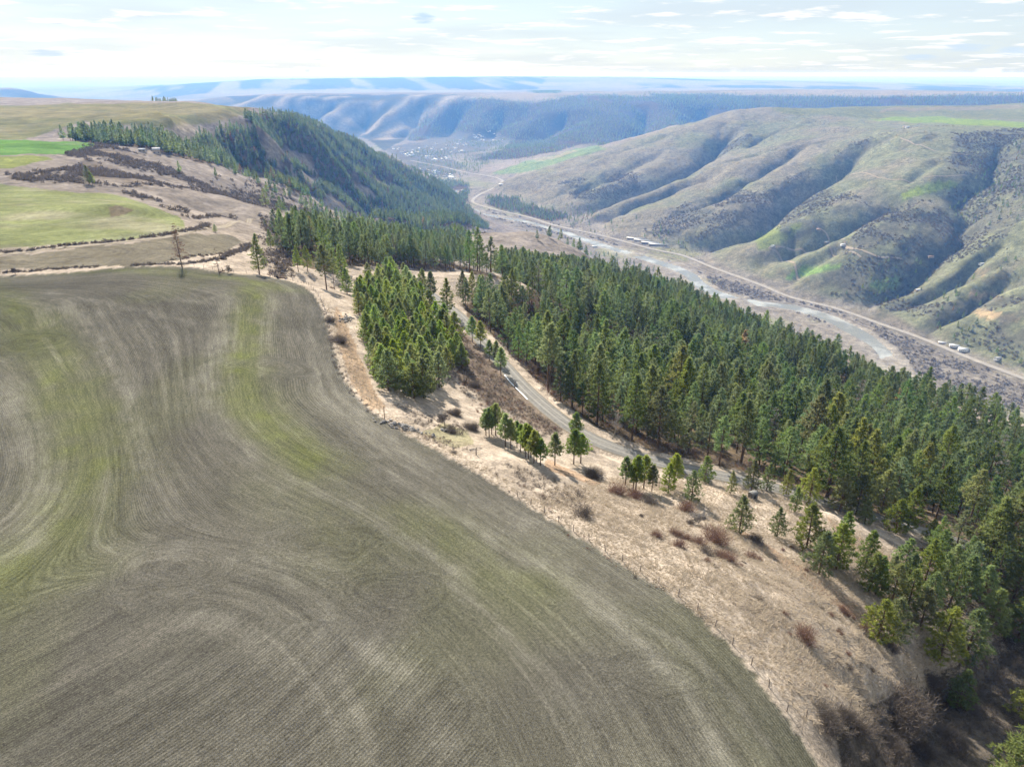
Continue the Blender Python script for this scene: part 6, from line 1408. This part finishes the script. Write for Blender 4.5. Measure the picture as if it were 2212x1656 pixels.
# small shed of boards with a pitched roof
def mat_flat(name, c, rough=0.8, spec=0.2, var=0.25):
    m, nt, o = new_mat(name); T = NT(nt); p = T.node("ShaderNodeTexCoord").outputs['Object']; rn = T.node("ShaderNodeObjectInfo").outputs['Random']
    diffuse_out(T, o, T.scale(T.scale(c, T.mapr(T.noise(p, 1.5, 4), 0.3, 0.7, 1 - var, 1 + var, False)), T.math('ADD', 0.85, T.math('MULTIPLY', rn, 0.3))), rough, spec); return m
m_board = mat_flat('grey_boards', (0.15, 0.145, 0.135, 1)); m_tin = mat_flat('tin_roof', (0.52, 0.52, 0.52, 1), 0.4, 0.5); m_white = mat_flat('white_siding', (0.70, 0.69, 0.66, 1)); m_rroof = mat_flat('brown_roof', (0.30, 0.20, 0.15, 1)); m_groof = mat_flat('grey_roof', (0.36, 0.36, 0.37, 1)); m_dark = mat_flat('dark_opening', (0.03, 0.03, 0.03, 1)); m_tan = mat_flat('tan_siding', (0.46, 0.38, 0.28, 1)); m_wroof = mat_flat('white_roof', (0.55, 0.56, 0.57, 1), 0.5, 0.4); m_glass = mat_flat('window_glass', (0.05, 0.06, 0.07, 1), 0.1, 0.6)
def box_mesh(name, x0, x1, y0, y1, z0, z1, mat):
    v = [(x, y, z) for x in (x0, x1) for y in (y0, y1) for z in (z0, z1)]; me = mesh_np(name, v, [(0, 1, 3, 2), (4, 6, 7, 5), (0, 4, 5, 1), (2, 3, 7, 6), (0, 2, 6, 4), (1, 5, 7, 3)]); me.materials.append(mat); return me
def gable_mesh(name, hx, hy, z0, rise, t, over, mat):
    a, b = hx + over, hy + over; zr = z0 + rise; ze = z0 - rise * over / hy
    v = [(-a, -b, ze), (a, -b, ze), (a, 0, zr), (-a, 0, zr), (a, b, ze), (-a, b, ze)]; v2 = [(x, y, z + t) for x, y, z in v]
    f = [(6, 7, 8, 9), (9, 8, 10, 11), (3, 2, 1, 0), (5, 4, 2, 3), (0, 1, 7, 6), (4, 5, 11, 10), (1, 2, 8, 7), (2, 4, 10, 8), (5, 3, 9, 11), (3, 0, 6, 9)]
    me = mesh_np(name, v + v2, f); me.materials.append(mat); return me
def wall_mesh(name, hx, hy, h, rise, mat):
    v = [(-hx, -hy, -1), (hx, -hy, -1), (hx, hy, -1), (-hx, hy, -1), (-hx, -hy, h), (hx, -hy, h), (hx, hy, h), (-hx, hy, h), (-hx, 0, h + rise), (hx, 0, h + rise)]
    bm = bmesh.new(); V = [bm.verts.new(p) for p in v]
    for f in ((0, 1, 5, 4), (2, 3, 7, 6), (1, 2, 6, 9, 5), (3, 0, 4, 8, 7)): bm.faces.new([V[i] for i in f])
    me = bpy.data.meshes.new(name); bm.to_mesh(me); bm.free(); me.materials.append(mat); return me
_hc = {}
def house(X, Y, Z, lx, ly, h, rise, wm, rm, rz, label, name='house', cat='house', group=None, windows=True):
    e = empty(name, (X, Y, Z + CAMZ), rz); tag(e, label, cat, group); key = (lx, ly, h, rise, wm.name, rm.name)
    if key not in _hc: _hc[key] = (wall_mesh('wall', lx / 2, ly / 2, h, rise, wm), gable_mesh('roof', lx / 2, ly / 2, h + 0.01, rise, 0.18 if lx > 3 else 0.06, 0.4 if lx > 3 else 0.12, rm))
    link('wall', _hc[key][0], None, e); link('roof', _hc[key][1], None, e)
    if windows:
        n_ = max(1, int(lx // 3.5))
        for i in range(n_):
            for sgn in (-1, 1):
                w_ = link('window', _hc.setdefault(('win', sgn), box_mesh('window', -0.6, 0.6, -0.03, 0.03, 0, 1.1, m_glass)), None, e); w_.location = ((i + 0.5) / n_ * lx - lx / 2, sgn * (ly / 2 + 0.02), min(1.0, h * 0.4))
    return e
X, Y, Z = hit(*f3(1735, 985))
e = house(X, Y, Z, 1.7, 1.5, 1.55, 0.25, m_board, m_board, 0.5, 'small grey board shed under the full pine by the road', 'shed', 'shed', windows=False)
link('doorway_shade', box_mesh('doorway_shade', -0.3, 0.3, -0.79, -0.74, 0.05, 1.3, m_dark), None, e)  # dark panel painted for the shade inside an open doorway
FARM = [(339, 332, 8, 7, 4.5, 2.2, m_tan, m_groof, 0.4, 'pale farmhouse on the bare finger below the wooded ridge', 'house', 'house'), (308, 328, 7, 5, 2.4, 1.2, m_tan, m_groof, 0.2, 'low grey roofed shed left of the farmhouse on the finger', 'shed', 'shed'),
        (2035, 742, 15, 7, 3.2, 1.4, m_tan, m_wroof, -0.5, 'white roofed cabin left of the long barns beside the highway', 'house', 'house'), (2062, 748, 20, 8, 3.2, 1.4, m_white, m_wroof, -0.45, 'long white roofed barn beside the highway', 'barn', 'barn'), (2080, 757, 18, 12, 4, 2.6, m_white, m_wroof, -0.45, 'wide white barn with a big pitched roof beside the highway', 'barn', 'barn'),
        (2155, 776, 14, 8, 3.4, 1.8, m_white, m_groof, 0.3, 'house among bare trees right of the barns', 'house', 'house'), (1983, 628, 16, 8, 3.4, 1.6, m_tan, m_wroof, 0.2, 'pale roofed shed alone on the green pasture', 'shed', 'shed'),
        (1668, 533, 14, 8, 3.4, 1.6, m_white, m_wroof, 0.6, 'white house at the top of the hillside track', 'house', 'house'), (1785, 524, 16, 6, 3, 1.2, m_tan, m_wroof, 0.6, 'flat looking pale shed in the hillside pasture', 'shed', 'shed'), (1821, 530, 14, 8, 3.4, 1.6, m_white, m_wroof, 0.1, 'white house below the hillside farm track', 'house', 'house'),
        (1768, 497, 12, 8, 3.4, 1.8, m_tan, m_rroof, -0.4, 'brown roofed house where the hillside tracks meet', 'house', 'house'), (1960, 276, 18, 9, 4.5, 2, m_white, m_wroof, 0.2, 'white barn at the plateau rim on the upper right', 'barn', 'barn'), (1954, 275, 12, 8, 4, 2, m_tan, m_rroof, 0.0, 'brown roofed house left of the rim barn', 'house', 'house'),
        (1284, 534, 18, 9, 3.6, 1.8, m_white, m_wroof, 0.3, 'white house by the river below the pale meadow knob', 'house', 'house'), (1392, 588, 16, 9, 3.6, 1.8, m_white, m_groof, 0.4, 'house in a clearing near the river bend', 'house', 'house'),
        (1372, 516, 60, 9, 3.2, 1.4, m_tan, m_wroof, -0.35, 'first of the long white roofed sheds beside the highway', 'long_shed', 'shed'), (1388, 520, 60, 9, 3.2, 1.4, m_tan, m_wroof, -0.35, 'second long white roofed shed beside the highway', 'long_shed', 'shed'), (1404, 525, 60, 9, 3.2, 1.4, m_tan, m_wroof, -0.35, 'third long white roofed shed beside the highway', 'long_shed', 'shed'), (1420, 529, 60, 9, 3.2, 1.4, m_tan, m_wroof, -0.35, 'last long white roofed shed of the highway row', 'long_shed', 'shed'),
        (1082, 400, 22, 12, 4, 2, m_tan, m_wroof, 0.2, 'pale roofed house inside the highway bend', 'house', 'house'), (1000, 412, 20, 10, 4, 2, m_white, m_wroof, 0.5, 'white house in the river bend', 'house', 'house'), (2120, 572, 14, 8, 3.4, 1.6, m_white, m_wroof, 0.3, 'white house in the brushy draw at right', 'house', 'house'), (2010, 556, 14, 8, 3.4, 1.6, m_tan, m_rroof, 0.0, 'brown roofed house in the brushy draw at right', 'house', 'house')]
for px, py, lx, ly, h, rise, wm, rm, rz, lab, nm, ct in FARM:
    X, Y, Z = hit(px, py); house(X, Y, Z, lx, ly, h, rise, wm, rm, rz, lab, nm, ct)
# the town far up the valley: houses of a few pixels, one object each
def town_mesh(lx, ly, h, rise, wm, rm):
    bm = bmesh.new(); bm.from_mesh(wall_mesh('w', lx / 2, ly / 2, h, rise, wm)); n0 = len(bm.faces); bm.from_mesh(gable_mesh('r', lx / 2, ly / 2, h, rise, 0.3, 0.5, rm))
    for i, f in enumerate(bm.faces): f.material_index = 0 if i < n0 else 1
    me = bpy.data.meshes.new('house'); bm.to_mesh(me); bm.free(); me.materials.append(wm); me.materials.append(rm); return me
m_bright = mat_flat('bright_roof', (0.62, 0.62, 0.62, 1), 0.4, 0.5)
TOWN = [(town_mesh(lx, ly, 4.0, 2.4, wm, rm), d) for lx, ly, wm, rm, d in ((15, 10, m_white, m_bright, 'white roofed'), (15, 10, m_tan, m_groof, 'grey roofed'), (20, 11, m_white, m_groof, 'white walled grey roofed'), (15, 10, m_white, m_rroof, 'brown roofed'), (28, 13, m_white, m_bright, 'long white roofed'))]
TOWNP = [([(840, 322), (900, 312), (930, 335), (985, 345), (975, 352), (890, 345)], 46, "on the far town's left side"), ([(905, 312), (1000, 300), (1040, 306), (1000, 330), (930, 336)], 40, "in the far town's middle"), ([(1010, 292), (1060, 283), (1095, 292), (1090, 308), (1030, 312)], 34, "on the far town's upper terrace"), ([(900, 358), (960, 372), (1000, 382), (970, 395), (915, 380)], 34, "on the far town's highway side")]
for poly, n_, where in TOWNP:
    xs = [p[0] for p in poly]; ys = [p[1] for p in poly]; c_ = 0; made = {}
    while c_ < n_:
        px, py = random.uniform(min(xs), max(xs)), random.uniform(min(ys), max(ys))
        if not inpoly(np.array([px]), np.array([py]), poly)[0]: continue
        X, Y, Z = hit(px, py); c_ += 1
        if Y < 3500: continue
        me, d = random.choices(TOWN, (3, 3, 2, 3, 0.6))[0]; ob = link('house', me); ob.location = (X, Y, Z + CAMZ); ob.rotation_euler = (0, 0, random.uniform(0, 3.14)); tag(ob, 'x', 'house', 'houses of the far valley town'); made.setdefault(d, []).append((px, ob))
    for d, hs in made.items():
        for j, (_p, ob) in enumerate(sorted(hs, key=lambda q: q[0])): ob['label'] = '%s house, %s such from the left %s' % (d, ordinal(j), where)

# ------------------------------------------------------------------ the air
m_air, nt, o = new_mat("air"); T = NT(nt)
pv = T.node("ShaderNodeVolumePrincipled", {'Color': (0.135, 0.385, 1.0, 1), 'Density': 0.76e-4, 'Anisotropy': 0.15})
if 'Absorption Color' in pv.inputs: pv.inputs['Absorption Color'].default_value = (1, 1, 1, 1)
T.put(o.inputs['Volume'], pv.outputs[0])
hz_me = box_mesh('haze', -62000, 62000, -62000, 62000, -12.0, CAMZ + 6.0, m_air)
hb_ = link('haze', hz_me); tag(hb_, 'thin blue valley haze between the near slope and the far hills', kind='stuff')
